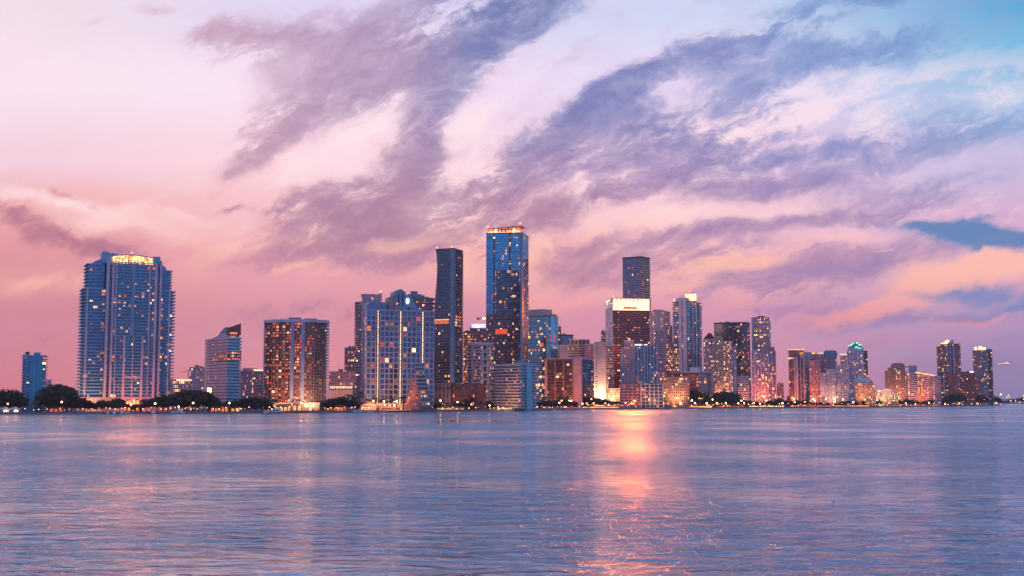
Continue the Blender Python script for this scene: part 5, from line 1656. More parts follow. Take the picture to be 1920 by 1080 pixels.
B = Bld('apartment_tower', 'rightmost tall tower with blue grey front and an orange glowing rooftop crown', 'tower', 1825, 1825, 1862, 2830, 0, ref=690, seed=56)
P_ = B.px
B.block(P_(1825), P_(1837), 2, 24, 0, B.z(657), 32, 'tan_stone', front=dict(n=5, ww=.6, wh=.5, lit=.06, **kw), slab=(.5, .6, 'pink_paint', 1, (1, .6, 0)))
B.block(P_(1837), P_(1853), 0, 24, 0, B.z(657), 32, 'grey_concrete', front=dict(n=6, ww=.6, wh=.5, lit=.09, glass='glass_blue', rows={15: .6, 13: .4}), slab=(.3, .4, 'roof_blue', 1, (0, .4, 0)))
B.block(P_(1853), P_(1861), 2, 24, 0, B.z(657), 32, 'dark_stone', front=dict(n=3, ww=.6, wh=.5, lit=.14, glass='glass_dark', mix=WARM), slab=(.5, .5, 'grey_concrete', 1, (0, .6, 1.3)))
mb = MB().extrude([(P_(1849), B.z(657) + 1.3), (P_(1861), B.z(657) + 1.3), (P_(1861), B.z(656)), (P_(1858), B.z(654)), (P_(1853), B.z(654))], 2, 16, 'roof_blue')
B.part('crown', mb)
for (a_, b_, t_) in ((1828, 1833, 650.5), (1836, 1842, 649), (1842, 1849, 651.5)):
    B.box('lit_roof', 'crown_orange', P_(a_), P_(b_), 3, 9, B.z(656), B.z(t_))
B.finish()

# ================================================================== trees
def crown_mesh(seed, lobes, quads, size, squash=.8, low=.0):
    r = random.Random(seed)
    mb = MB()
    mi = mb.m('foliage')
    L = []
    for _ in range(lobes):
        a = r.uniform(0, 2 * math.pi)
        q = r.random() ** .6 * .80
        z = r.uniform(-.55 + low, .62) * (1 - q * .35)
        L.append((q * math.cos(a), q * math.sin(a), z, r.uniform(.13, .34)))
    L.append((0, 0, .55, .34))
    for _ in range(quads):
        cx, cy_, cz, rr = r.choice(L)
        d = Vector((r.gauss(0, 1), r.gauss(0, 1), r.gauss(0, 1))).normalized()
        k = rr * (.55 + .5 * r.random() ** .5) * (1.18 if r.random() < .2 else 1)
        p = Vector((cx, cy_, cz)) + d * k
        p.z *= squash
        nrm = (d + Vector((r.gauss(0, .6), r.gauss(0, .6), r.gauss(0, .6)))).normalized()
        u = nrm.orthogonal().normalized()
        v = nrm.cross(u)
        t = r.uniform(0, math.pi)
        a_ = (u * math.cos(t) + v * math.sin(t)) * size * r.uniform(.6, 1.3)
        b_ = (v * math.cos(t) - u * math.sin(t)) * size * r.uniform(.4, .9)
        n = len(mb.v)
        mb.v += [tuple(p - a_ - b_), tuple(p + a_ - b_ * .4), tuple(p + a_ * .7 + b_), tuple(p - a_ * .8 + b_ * .8)]
        mb.f.append((n, n + 1, n + 2, n + 3))
        mb.mi.append(mi)
    return mb.mesh('crown')


def trunk_mesh(seed):
    r = random.Random(seed)
    mb = MB()
    mb.tube((0, 0, 0), (.02, 0, .34), .035, .026, 'bark', 7)
    for i in range(5):
        a = i * 1.3 + r.random()
        mb.tube((.02, 0, .30), (.22 * math.cos(a), .22 * math.sin(a), .30 + r.uniform(.2, .38)), .018, .007, 'bark', 5)
    mb.tube((.02, 0, .32), (0, .03, .8), .022, .006, 'bark', 5)
    return mb.mesh('trunk')


CROWNS = [crown_mesh(11 + i, (24, 30, 36, 20, 42)[i], 2100, .07) for i in range(5)]
TRUNKS = [trunk_mesh(5 + i) for i in range(3)]


def palm_mesh(seed):
    r = random.Random(seed)
    mb = MB()
    mi = mb.m('palm_leaf')
    for i in range(17):
        a = i * 2.4 + r.uniform(-.3, .3)
        up = r.uniform(-.1, 1.1)
        pts_ = []
        p = Vector((0, 0, 0))
        d = Vector((math.cos(a), math.sin(a), up)).normalized()
        for k in range(7):
            pts_.append(p.copy())
            p += d * .16
            d = (d + Vector((0, 0, -.26))).normalized()
        side = Vector((-math.sin(a), math.cos(a), 0))
        for k in range(6):
            w0_, w1_ = .16 * math.sin((k + .6) / 6.8 * math.pi), .16 * math.sin((k + 1.6) / 7.2 * math.pi)
            for sg in (-1, 1):
                n = len(mb.v)
                dr_ = Vector((0, 0, -.55))
                mb.v += [tuple(pts_[k]), tuple(pts_[k + 1]), tuple(pts_[k + 1] + (side * sg + dr_) * w1_), tuple(pts_[k] + (side * sg + dr_) * w0_)]
                mb.f.append((n, n + 1, n + 2, n + 3))
                mb.mi.append(mi)
    return mb.mesh('fronds')


FRONDS = [palm_mesh(3), palm_mesh(4)]
PTR = MB().tube((0, 0, 0), (.01, 0, .5), .022, .016, 'bark', 6).tube((.01, 0, .5), (0, .01, 1), .016, .013, 'bark', 6).mesh('trunk')

ZONES = [(60, 'beside the slim blue tower'), (148, 'between the two blue towers'), (330, 'at the foot of the big blue tower'), (455, 'around the white banded tower'), (617, 'before the brown balcony tower'), (815, 'in front of the grid hotel'), (930, 'at the foot of the curved dark tower'), (1025, 'by the pale waterfront wedge block'), (1160, 'before the black fronted block and pink slab'), (1250, 'by the low white framed block'), (1340, 'before the block with the white roof slab'), (1475, 'at the foot of the beige and mauve towers'), (1645, 'in front of the right cluster'), (1765, 'before the white stepped block, far right'), (9999, 'under the rightmost towers')]


def zone(px):
    for b_, z_ in ZONES:
        if px < b_:
            return z_


tr = random.Random(99)
ORD = 'first second third fourth fifth sixth seventh eighth ninth tenth eleventh twelfth thirteenth fourteenth fifteenth sixteenth seventeenth eighteenth nineteenth twentieth'.split()
QUEUE = {}


def numbered(rt, px, what, grp):
    QUEUE.setdefault((what, zone(px)), []).append((px, rt))
    rt['group'] = '%s %s' % (grp, zone(px))


def number_all():
    for (what, zn), L in QUEUE.items():
        L.sort(key=lambda q: q[0])
        n = len(L)
        for i, (px, rt) in enumerate(L):
            pos = '' if n == 1 else ORD[i] + ' ' if i < n / 2 else ('last ' if i == n - 1 else ORD[n - 1 - i] + ' ')
            side = 'only' if n == 1 else 'from left' if i < n / 2 else ('at right' if i == n - 1 else 'from right')
            rt['label'] = ('only %s %s' % (what, zn)) if n == 1 else '%s%s %s, %s' % (pos, what, side, zn)


def tree(px, topy, off=None, wide=1.0):
    off = tr.uniform(16, 42) if off is None else off
    D = shore_d(px) + off
    h = wz(topy, D) - 1.5
    rt = empty('tree', (wx(px, D), D, 1.5), tr.uniform(0, 6.28), None, 'tree')
    numbered(rt, px, 'dark leafy tree', 'dark leafy trees')
    inst('trunk', tr.choice(TRUNKS), rt, (0, 0, 0), (h * .9, h * .9, h * .85))
    rad = max(3.5, h * .52) * wide * tr.uniform(.9, 1.15)
    inst('crown', tr.choice(CROWNS), rt, (0, 0, h * .56), (rad, rad, h * .55), tr.uniform(0, 6.28))


def palm(px, topy, off=None):
    off = tr.uniform(8, 24) if off is None else off
    D = shore_d(px) + off
    h = wz(topy, D) - 1.5
    rt = empty('palm_tree', (wx(px, D), D, 1.5), tr.uniform(0, 6.28), None, 'palm tree')
    numbered(rt, px, 'palm tree', 'palm trees')
    inst('trunk', PTR, rt, (0, 0, 0), (10, 10, h * .86))
    inst('crown', tr.choice(FRONDS), rt, (0, 0, h * .85), (h * .26 + 1.6,) * 3)


TREES = [(-14, 728), (-2, 731), (8, 726), (18, 730), (28, 729), (37, 736), (91, 726), (99, 719), (108, 716), (117, 718), (126, 725), (134, 734), (141, 742), (12, 742), (96, 740), (112, 744), (125, 745),
         (150, 748), (159, 746), (170, 752), (182, 751), (193, 748), (203, 749), (213, 746), (224, 743), (236, 757), (252, 758), (266, 756), (276, 747), (286, 744), (296, 741), (305, 738), (315, 741), (325, 737),
         (333, 733), (342, 731), (352, 728), (361, 726), (371, 728), (381, 729), (390, 734), (398, 742), (345, 745), (365, 744), (405, 753), (416, 754), (428, 751), (440, 750), (450, 747), (460, 743), (470, 741), (481, 741), (491, 743), (500, 747), (507, 753), (465, 755), (480, 755), (494, 757),
         (512, 761), (602, 754), (612, 750), (622, 746), (632, 743), (642, 741), (652, 744), (662, 747), (640, 756), (620, 758), (671, 751), (682, 753), (708, 757), (728, 757), (748, 757),
         (818, 753), (829, 754), (841, 755), (853, 753), (862, 752), (871, 747), (879, 743), (887, 744), (896, 748), (906, 752), (916, 751), (925, 753), (935, 758), (1010, 752), (1018, 748), (1028, 749), (1038, 752), (1048, 747), (1058, 745), (1068, 750), (1078, 751), (1088, 748),
         (1097, 745), (1106, 743), (1115, 744), (1124, 745), (1133, 746), (1142, 748), (1151, 750), (1160, 752), (1170, 749), (1179, 746), (1188, 744), (1197, 748), (1206, 753), (1228, 754),
         (1266, 748), (1275, 744), (1284, 741), (1292, 734), (1300, 727), (1307, 731), (1315, 736), (1323, 740), (1331, 744), (1339, 741), (1347, 735), (1355, 731), (1364, 732), (1372, 735), (1380, 739), (1388, 745),
         (1398, 750), (1408, 752), (1419, 751), (1430, 753), (1441, 750), (1452, 751), (1463, 748), (1473, 750), (1484, 750), (1495, 751), (1506, 749), (1517, 752), (1528, 752), (1541, 751), (1553, 753), (1566, 751), (1579, 752), (1592, 750), (1606, 752), (1619, 751), (1633, 750), (1647, 748), (1659, 745), (1669, 744), (1679, 746),
         (1690, 749), (1701, 748), (1711, 748), (1722, 750), (1733, 749), (1744, 748), (1755, 747), (1765, 745), (1773, 741), (1781, 738), (1789, 737), (1797, 736), (1805, 739), (1813, 740), (1821, 741), (1829, 740), (1837, 739), (1845, 740), (1853, 739), (1861, 740), (1868, 743), (1874, 747)]
for px_, ty in TREES:
    tree(px_, ty + tr.uniform(-1.5, 1.5), wide=1.0 if px_ < 1400 else 1.15)
for px_, ty in ((66, 753), (70, 748), (655, 737), (664, 741), (673, 731), (680, 738), (691, 746), (702, 744), (716, 746), (735, 745), (752, 742), (764, 738), (742, 750), (812, 748), (1052, 740), (1057, 744), (1064, 742), (1226, 745), (1240, 744), (145, 741), (155, 744), (1024, 742), (1300, 724)):
    palm(px_, ty)

# ================================================================== lamps
def sphere_mesh(mat, r=1.0):
    return MB().ball((0, 0, 0), r, mat, 8, 6).mesh('globe')


G_WARM, G_SMALL, G_RED, G_COOL = (sphere_mesh(m_) for m_ in ('lamp_warm', 'lamp_small', 'lamp_red', 'lit_cool'))
POST = MB().tube((0, 0, 0), (0, 0, 1), .16, .09, 'dark_metal').mesh('pole')


def lamp(px, y, off=7, r=.62, globe=G_WARM, name='street_lamp', lab='tall warm street lamp', grp='street lamps', cat='lamp'):
    D = shore_d(px) + off
    z = max(2.4, wz(y, D)) - 1.5
    rt = empty(name, (wx(px, D), D, 1.5), 0, '%s %s' % (lab, zone(px)), cat, '%s %s' % (grp, zone(px)))
    if name == 'street_lamp':
        numbered(rt, px, lab, grp)
    inst('pole', POST, rt, (0, 0, 0), (1, 1, z))
    inst('globe', globe, rt, (0, 0, z + r * .8), (r, r, r))


for px_, y_ in ((15, 758), (116, 755), (246, 760), (291, 758), (335, 763), (362, 757), (430, 757), (565, 757), (578, 762), (700, 753), (720, 754), (744, 754), (826, 752), (858, 755), (884, 759), (918, 761), (1049, 756), (1053, 752),
                (1092, 758), (1100, 757), (1109, 749), (1113, 757), (1135, 757), (1141, 760), (1150, 763), (1173, 756), (1184, 757), (1208, 757), (1217, 762), (1238, 750), (1243, 735), (1244, 757), (1245, 743), (1276, 757), (1297, 752), (1303, 757), (1325, 757), (1336, 750), (1344, 757), (1361, 757), (1364, 749), (1384, 757), (1390, 752), (1395, 756),
                (1413, 757), (1425, 758), (1437, 752), (1467, 757), (1490, 755), (1509, 754), (1528, 753), (1549, 749), (1565, 755), (1581, 750), (1600, 755), (1621, 750), (1634, 753), (1645, 751), (1660, 755), (1698, 757), (1716, 758), (1742, 756), (1772, 758), (1798, 757), (1832, 757), (1846, 750), (1858, 755), (1868, 756)):
    lamp(px_, y_, off=tr.uniform(5, 12), r=tr.uniform(.5, .85) * (1 if px_ < 1250 else 1.3))
px_ = 2.0
quay = []
while px_ < 1870:
    dens = 9.5 if px_ < 330 else 6.5 if px_ < 460 else 16 if px_ < 500 else 8 if px_ < 1000 else 6.2
    px_ += dens * tr.uniform(.4, 1.9)
    quay.append(px_)
for q in quay[:285]:
    D = shore_d(q) + 3
    lamp(q, tr.uniform(766, 770) - (q / 1870) * 8 if q < 1100 else tr.uniform(758, 763) - (q - 1100) / 780 * 3, off=tr.uniform(2.2, 4.5), r=tr.uniform(.16, .42) * (1 + q / 2400), globe=G_SMALL, name='quay_light', lab='small low quay light', grp='quay lights')


# ================================================================== floodlights that wash the building feet
def flood(px, D, z, power, color, lab, aim=None):
    rt = empty('floodlight', (wx(px, D), D, 1.5), 0, lab, 'floodlight')
    MB().tube((0, 0, 0), (0, 0, z), .15, .1, 'dark_metal').build('pole', rt)
    MB().box(-.5, .5, -.3, .3, z, z + .5, 'dark_metal').box(-.45, .45, .31, .4, z + .05, z + .45, 'lit_amber').build('lamp_head', rt)
    ld = bpy.data.lights.new('floodlight', 'SPOT')
    ld.energy = power * .9
    ld.color = color
    ld.shadow_soft_size = .6
    ld.spot_size = R(150)
    ld.spot_blend = .8
    lo = bpy.data.objects.new('floodlight_beam', ld)
    lo.location = (0, .8, z + .4)
    lo.rotation_euler = (R(90 + 38), 0, 0)
    link(lo, rt)


OR, RD, YL = (1, .42, .16), (1, .22, .08), (1, .62, .32)
FL = [(165, 1120, 6, 30000, OR, 'floodlight washing the left podium of the big blue tower'),
      (247, 1128, 5, 45000, RD, 'red orange floodlight at the middle door of the big blue tower'),
      (318, 1122, 6, 16000, OR, 'floodlight washing the right podium of the big blue tower'),
      (530, 1146, 7, 30000, OR, 'floodlight at the left half of the brown tower foot'),
      (580, 1146, 7, 30000, YL, 'floodlight at the right half of the brown tower foot'),
      (640, 1500, 8, 60000, OR, 'floodlight before the low pink block with arched lights'),
      (697, 1200, 9, 50000, OR, 'floodlight on the left end of the hotel terrace'),
      (733, 1200, 9, 50000, OR, 'floodlight in the middle of the hotel terrace'),
      (757, 1195, 6, 9000, RD, 'red floodlight beside the leaning terraced block'),
      (835, 1325, 6, 20000, OR, 'floodlight before the podium of the curved dark tower'),
      (895, 1370, 10, 45000, OR, 'floodlight under the white and pink balcony block'),
      (940, 1334, 5, 26000, OR, 'floodlight at the left corner of the pale wedge block'),
      (1010, 1560, 9, 60000, OR, 'floodlight between the wedge block and the black fronted block'),
      (1060, 1560, 9, 60000, RD, 'floodlight before the black fronted block'),
      (1128, 1702, 9, 170000, YL, 'strong floodlight shining up the blank pink slab'),
      (1148, 1672, 12, 60000, OR, 'floodlight on the low lit terrace block'),
      (1190, 1650, 9, 15000, RD, 'floodlight before the left half of the low white block'),
      (1228, 1650, 9, 15000, OR, 'floodlight before the right half of the low white block'),
      (1270, 1722, 12, 45000, OR, 'floodlight before the long beige block'),
      (1312, 1768, 12, 45000, OR, 'floodlight under the block with the white roof slab'),
      (1350, 1828, 16, 45000, OR, 'floodlight under the beige tower with red roofs'),
      (1394, 1860, 12, 35000, RD, 'floodlight before the low white balcony block'),
      (1432, 1905, 16, 65000, RD, 'floodlight under the ribbed blue grey towers'),
      (1490, 1990, 12, 60000, RD, 'floodlight under the tower with the white lit roof edge'),
      (1526, 1985, 12, 65000, RD, 'red floodlight at the second front tower of the right cluster'),
      (1565, 1975, 12, 35000, OR, 'floodlight between the two ribbed front towers'),
      (1615, 2010, 14, 55000, OR, 'floodlight before the barrel roofed block'),
      (1655, 2085, 12, 60000, YL, 'floodlight before the yellow lit low building'),
      (1684, 2360, 14, 75000, OR, 'floodlight under the arched brown tower'),
      (1727, 2400, 14, 85000, RD, 'floodlight before the white stepped block'),
      (1785, 2630, 14, 100000, RD, 'floodlight before the brick brown blocks'),
      (1845, 2800, 14, 75000, OR, 'floodlight under the rightmost tower')]
for a_ in FL:
    flood(*a_)


# ================================================================== low buildings and pavilions on the shore
def pavilion(px0, px1, topy, off, lab, wall='beige_paint', roof='roof_red', mat='street_glow', cat='pavilion', name='pavilion', open_=True):
    D = shore_d((px0 + px1) / 2) + off
    x0, x1 = wx(px0, D, 765), wx(px1, D, 765)
    h = max(3.2, wz(topy, D) - 1.5)
    rt = empty(name, ((x0 + x1) / 2, D, 1.5), 0, lab, cat)
    w_ = (x1 - x0) / 2
    MB().box(-w_, w_, 0, 8, 0, h * .68, wall).build('wall', rt)
    MB().extrude([(-w_ - 1, h * .69), (w_ + 1, h * .69), (w_ * .6, h), (-w_ * .6, h)], -1.6, 9, roof).build('roof', rt)
    n = max(2, int(w_ / 1.6))
    for i in range(n):
        xa = -w_ + 2 * w_ * (i + .2) / n
        MB().box(xa, xa + 2 * w_ * .6 / n, -.12, -.02, h * .12, h * .56, mat).build('window', rt)
    return rt


pavilion(92, 118, 762, 12, 'low red lit pavilion among the trees right of the slim blue tower', 'rose_paint', 'roof_red', 'lit_red')
pavilion(230, 262, 758, 22, 'low red lit entrance hall before the big blue tower', 'brick_stone', 'roof_red', 'lit_orange')
pavilion(395, 428, 761, 9, 'orange glowing terrace pavilion before the white banded tower', 'tan_stone', 'roof_red', 'lit_orange')
pavilion(432, 450, 762, 9, 'small amber lit kiosk left of the round dark trees', 'tan_stone', 'roof_red', 'lit_amber')
pavilion(518, 545, 757, 11, 'yellow lit boat house just right of the yacht', 'beige_paint', 'beige_paint', 'lit_amber', 'building', 'boat_house')
pavilion(548, 566, 752, 14, 'taller cream lit pavilion at the centre of the brown tower foot', 'beige_paint', 'beige_paint', 'lit_amber')
pavilion(570, 596, 757, 11, 'amber lit pavilion at the right of the brown tower foot', 'beige_paint', 'roof_red', 'lit_amber')
pavilion(606, 650, 759, 13, 'long dim waterside hall between the brown tower and the hotel', 'tan_stone', 'roof_red', 'lit_orange')
pavilion(676, 706, 757, 9, 'pink terrace building at the left foot of the hotel', 'pink_paint', 'pink_paint', 'lit_amber')
pavilion(710, 766, 758, 9, 'long grey terrace building before the hotel', 'grey_concrete', 'grey_concrete', 'lit_orange')
pavilion(820, 870, 762, 7, 'low dark bluish hall at the foot of the curved tower', 'roof_blue', 'roof_blue', 'lit_amber')
pavilion(932, 960, 763, 5, 'low lit arcade at the left foot of the wedge block', 'beige_paint', 'beige_paint', 'lit_white')
pavilion(1050, 1090, 762, 9, 'low pink lit hall before the black fronted block', 'rose_paint', 'roof_red', 'lit_orange')
pavilion(1100, 1160, 762, 8, 'long orange lit arcade before the pink slab', 'tan_stone', 'roof_red', 'street_glow')
pavilion(1210, 1236, 763, 6, 'bright white shop row before the low white block', 'white_paint', 'pink_paint', 'lit_white')
pavilion(1265, 1335, 761, 8, 'long orange lit arcade under the lamp-lit trees', 'tan_stone', 'roof_red', 'street_glow')
pavilion(1345, 1395, 760, 8, 'orange lit arcade at the foot of the beige towers', 'tan_stone', 'roof_red', 'lit_orange')
pavilion(1405, 1470, 759, 8, 'long pink lit hall at the foot of the mauve towers', 'rose_paint', 'roof_red', 'lit_white')
pavilion(1482, 1560, 758, 8, 'long red lit hall before the left half of the right cluster', 'rose_paint', 'roof_red', 'lit_orange')
pavilion(1566, 1630, 758, 8, 'long amber lit hall before the green crowned tower', 'tan_stone', 'roof_red', 'lit_amber')
pavilion(1636, 1690, 757, 8, 'yellow lit hall before the low hotel with the hipped roof', 'beige_paint', 'roof_red', 'lit_white')
pavilion(1700, 1765, 757, 8, 'red lit hall before the white stepped block', 'rose_paint', 'roof_red', 'lit_orange')

# white event tents, far left
for i, (a_, b_) in enumerate(((2, 18), (22, 36))):
    D = shore_d(a_) + 7
    x0, x1 = wx(a_, D, 765), wx(b_, D, 765)
    w_ = (x1 - x0) / 2
    rt = empty('tent', ((x0 + x1) / 2, D, 1.5), 0, ('white canopy tent at the far left edge of the shore', 'white canopy tent just left of the slim blue tower')[i], 'tent', 'white tents on the far left shore')
    mb = MB()
    n = len(mb.v)
    mb.v += [(-w_, -3, 3), (w_, -3, 3), (w_, 3, 3), (-w_, 3, 3), (-w_, -3, 2.7), (w_, -3, 2.7), (w_, 3, 2.7), (-w_, 3, 2.7), (0, 0, 5.2)]
    mb.f += [(0, 1, 8), (1, 2, 8), (2, 3, 8), (3, 0, 8), (0, 4, 5, 1), (1, 5, 6, 2), (2, 6, 7, 3), (3, 7, 4, 0), (4, 7, 6, 5)]
    mb.mi += [mb.m('fabric_white')] * 9
    mb.build('canopy', rt)
    for sx in (-1, 1):
        for sy in (-1, 1):
            MB().tube((sx * (w_ - .2), sy * 2.8, 0), (sx * (w_ - .2), sy * 2.8, 2.8), .08, .08, 'hull_white').build('pole', rt)
    MB().box(-w_ * .6, w_ * .6, 1.6, 1.9, .6, 2.2, 'lit_white').build('lit_counter', rt)

# three stacked yellow lights beside the banded tower's left foot
rt = empty('light_column', (wx(392, 1150), 1150, 1.5), 0, 'tall column of yellow lit landings left of the banded tower foot', 'stair tower')
MB().box(-1.6, 1.6, 0, 3, 0, wz(728, 1150) - 1.5, 'grey_concrete').build('shaft', rt)
for j in range(4):
    z_ = wz(743 - j * 4.2, 1150) - 1.5
    MB().box(-1.5, 1.9, -1.4, -.05, z_, z_ + 1.5, 'crown_gold').build('landing_light', rt)


# ================================================================== boats
def boat(px, D, L, lab, rz=0.0, kind='yacht', fly=True):
    rt = empty('motor_' + kind, (wx(px, D, 775), D, 0), rz, lab, kind)
    mb = MB()
    secs = [(-.5, .13, .10), (-.2, .15, .11), (.15, .14, .13), (.36, .08, .155), (.5, .005, .18)]
    for (u, hw, hz) in secs:
        mb.v += [(u * L, -hw * L * .9, hz * L), (u * L, hw * L * .9, hz * L), (u * L * .96, hw * L * .55, -.03 * L), (u * L * .96, -hw * L * .55, -.03 * L)]
    for i in range(4):
        a = i * 4
        for q in range(4):
            mb.f.append((a + q, a + (q + 1) % 4, a + 4 + (q + 1) % 4, a + 4 + q))
    mb.f += [(0, 3, 2, 1), (16, 17, 18, 19)]
    mb.mi = [mb.m('hull_white')] * len(mb.f)
    mb.build('hull', rt)
    MB().box(-.48 * L, .3 * L, -.137 * L, .137 * L, .05 * L, .062 * L, 'hull_dark').build('stripe', rt)
    cab = MB().extrude([(-.34 * L, .105 * L), (.24 * L, .13 * L), (.10 * L, .20 * L), (-.30 * L, .20 * L)], -.09 * L, .09 * L, 'hull_white')
    cb = cab.build('cabin', rt)
    MB().extrude([(-.27 * L, .145 * L), (.17 * L, .155 * L), (.11 * L, .185 * L), (-.25 * L, .185 * L)], -.093 * L, .093 * L, 'glass_dark').build('window', cb)
    if fly:
        MB().extrude([(-.26 * L, .202 * L), (.04 * L, .202 * L), (-.02 * L, .25 * L), (-.24 * L, .25 * L)], -.07 * L, .07 * L, 'hull_white').build('flybridge', rt)
        MB().box(-.22 * L, -.02 * L, -.065 * L, .065 * L, .30 * L, .312 * L, 'hull_white').build('hardtop', rt)
        mb = MB()
        for sx in (-.2, -.04):
            for sy in (-.06, .06):
                mb.tube((sx * L, sy * L, .25 * L), (sx * L, sy * L, .30 * L), .006 * L, .006 * L, 'hull_white')
        mb.tube((-.12 * L, 0, .31 * L), (-.15 * L, 0, .43 * L), .012 * L, .005 * L, 'hull_white')
        mb.box(-.17 * L, -.11 * L, -.03 * L, .03 * L, .36 * L, .375 * L, 'hull_white')
        mb.build('radar_mast', rt)
    MB().tube((.2 * L, -.09 * L, .14 * L), (.46 * L, -.01 * L, .19 * L), .006 * L, .006 * L, 'hull_white').tube((-.48 * L, -.12 * L, .13 * L), (-.3 * L, -.12 * L, .13 * L), .006 * L, .006 * L, 'hull_white').build('rail', rt)
    return rt


boat(513, shore_d(513) - 14, 18.5, 'big white motor yacht moored before the brown balcony tower', math.pi, 'yacht')
boat(214, shore_d(214) - 9, 12, 'white cabin boat left of a twin one, below the big blue tower', 1.9, 'boat')
boat(230, shore_d(230) - 9, 11.5, 'white cabin boat right of its twin, below the big blue tower', 1.7, 'boat')
boat(288, shore_d(288) - 9, 13, 'tall white boat alone below the right side of the big blue tower', 1.75, 'boat')
boat(333, shore_d(333) - 9, 14, 'white sport boat with a flybridge before the round dark trees', 2.8, 'boat')
boat(680, shore_d(680) - 8, 15, 'low motor boat at the left end of the hotel quay', .2, 'boat', False)
boat(750, shore_d(750) - 10, 15, 'long low motor boat moored before the middle of the hotel', 3.0, 'boat', False)
boat(955, shore_d(955) - 9, 12, 'dark topped boat before the pale wedge block', .1, 'boat', False)
boat(1035, shore_d(1035) - 9, 10, 'small boat tied up below the black fronted block', .1, 'boat', False)


# timber docks with pilings
for i, (pa, pb, lab) in enumerate(((196, 244, 'long timber boat dock below the left of the big blue tower'), (274, 300, 'short timber dock below the right of the big blue tower'), (322, 345, 'short timber dock before the round dark trees'), (664, 700, 'timber dock at the left end of the hotel quay'), (735, 772, 'timber dock before the middle of the hotel'), (938, 976, 'timber dock below the pale wedge block'), (1026, 1060, 'timber dock below the black fronted block'))):
    D = shore_d((pa + pb) / 2) - 4
    x0, x1 = wx(pa, D), wx(pb, D)
    rt = empty('dock', ((x0 + x1) / 2, D, 0), math.atan2(shore_d(pb) - shore_d(pa), x1 - x0), lab, 'dock')
    w_ = (x1 - x0) / 2
    MB().box(-w_, w_, -1.2, 1.2, 1.1, 1.4, 'tan_stone').build('deck', rt)
    n = int(w_ / 1.8)
    for j in range(n + 1):
        MB().tube((-w_ + 2 * w_ * j / n, -1.35, -1), (-w_ + 2 * w_ * j / n, -1.35, 2.3), .16, .14, 'bark').build('piling', rt)
for i, (px_, L, lab, rz_) in enumerate(((203, 10, 'low white boat at the left end of the long dock below the big blue tower', 1.7), (240, 9, 'small white boat at the right end of the long dock below the big blue tower', 1.4), (668, 11, 'white boat moored left of the low motor boat, hotel quay', .1), (692, 10, 'white boat moored right of the low motor boat, hotel quay', 3.0), (768, 9, 'small white boat before the leaning terraced block', .2), (966, 10, 'small white boat at the right of the pale wedge block dock', 3.1))):
    boat(px_, shore_d(px_) - 8, L, lab, rz_, 'boat', i % 2 == 0)

# ================================================================== channel posts, crane, aircraft, far port
for (px_, D, h, lab) in ((1462, 1380, 4.2, 'dark channel post standing in the water before the mauve towers'), (1913, 3300, 6, 'dark channel post in the water at the far right'), (1558, 150, .12, 'tiny buoy floating in the bay, right of the gold reflection')):
    rt = empty('channel_post', (wx(px_, D), D, 0), 0, lab, 'marker')
    MB().tube((0, 0, -1), (0, 0, h), .35 if h > 2 else .1, .3 if h > 2 else .08, 'dark_metal').build('post', rt)
    if h > 2:
        MB().box(-.8, .8, -.2, -.05, h * .6, h * .6 + 1.1, 'dark_stone').build('board', rt)

D = 1640
rt = empty('tower_crane', (wx(352, D), D, 1.5), 0, 'thin construction crane left of the white banded tower', 'crane')
hz_ = wz(697.5, D) - 1.5
MB().tube((0, 0, 0), (0, 0, hz_ + 3), .6, .5, 'brown_stone', 4).build('mast', rt)
MB().tube((-12, 0, hz_), (9, 0, hz_), .4, .4, 'brown_stone', 4).tube((0, 0, hz_ + 3), (-9, 0, hz_), .12, .12, 'brown_stone', 4).tube((0, 0, hz_ + 3), (7, 0, hz_), .12, .12, 'brown_stone', 4).build('jib', rt)
MB().box(6, 9, -.8, .8, hz_ - 2.2, hz_ - .3, 'grey_concrete').build('counterweight', rt)

# helicopter left of the tallest tower
D = 1600
rt = empty('helicopter', (wx(899, D, 597), D, wz(597.5, D)), 0, 'small dark helicopter with a bright light, hovering left of the tallest tower', 'helicopter')
bd = MB().ball((-2, 0, 0), 1.7, 'dark_metal', 10, 6, .8).build('body', rt)
MB().tube((-1, 0, .2), (5.5, 0, .6), .7, .2, 'dark_metal').extrude([(5, .5), (6, .5), (6.6, 2), (5.8, 2)], -.1, .1, 'dark_metal').build('tail', rt)
MB().tube((-2, 0, 1.2), (-2, 0, 2.1), .2, .15, 'dark_metal').box(-7, 3, -.18, .18, 2.1, 2.2, 'dark_metal').box(-2.18, -1.82, -5, 5, 2.1, 2.2, 'dark_metal').build('rotor', rt)
MB().tube((-3.6, -1, -1.8), (.6, -1, -1.8), .1, .1, 'dark_metal').tube((-3.6, 1, -1.8), (.6, 1, -1.8), .1, .1, 'dark_metal').tube((-2.5, -1, -1.8), (-2.5, -.5, -1), .08, .08, 'dark_metal').tube((-.6, -1, -1.8), (-.6, -.5, -1), .08, .08, 'dark_metal').build('skid', rt)
MB().box(3.9, 8.2, -.3, .3, -.6, 1.0, 'lit_cool').build('lit_boom', rt)

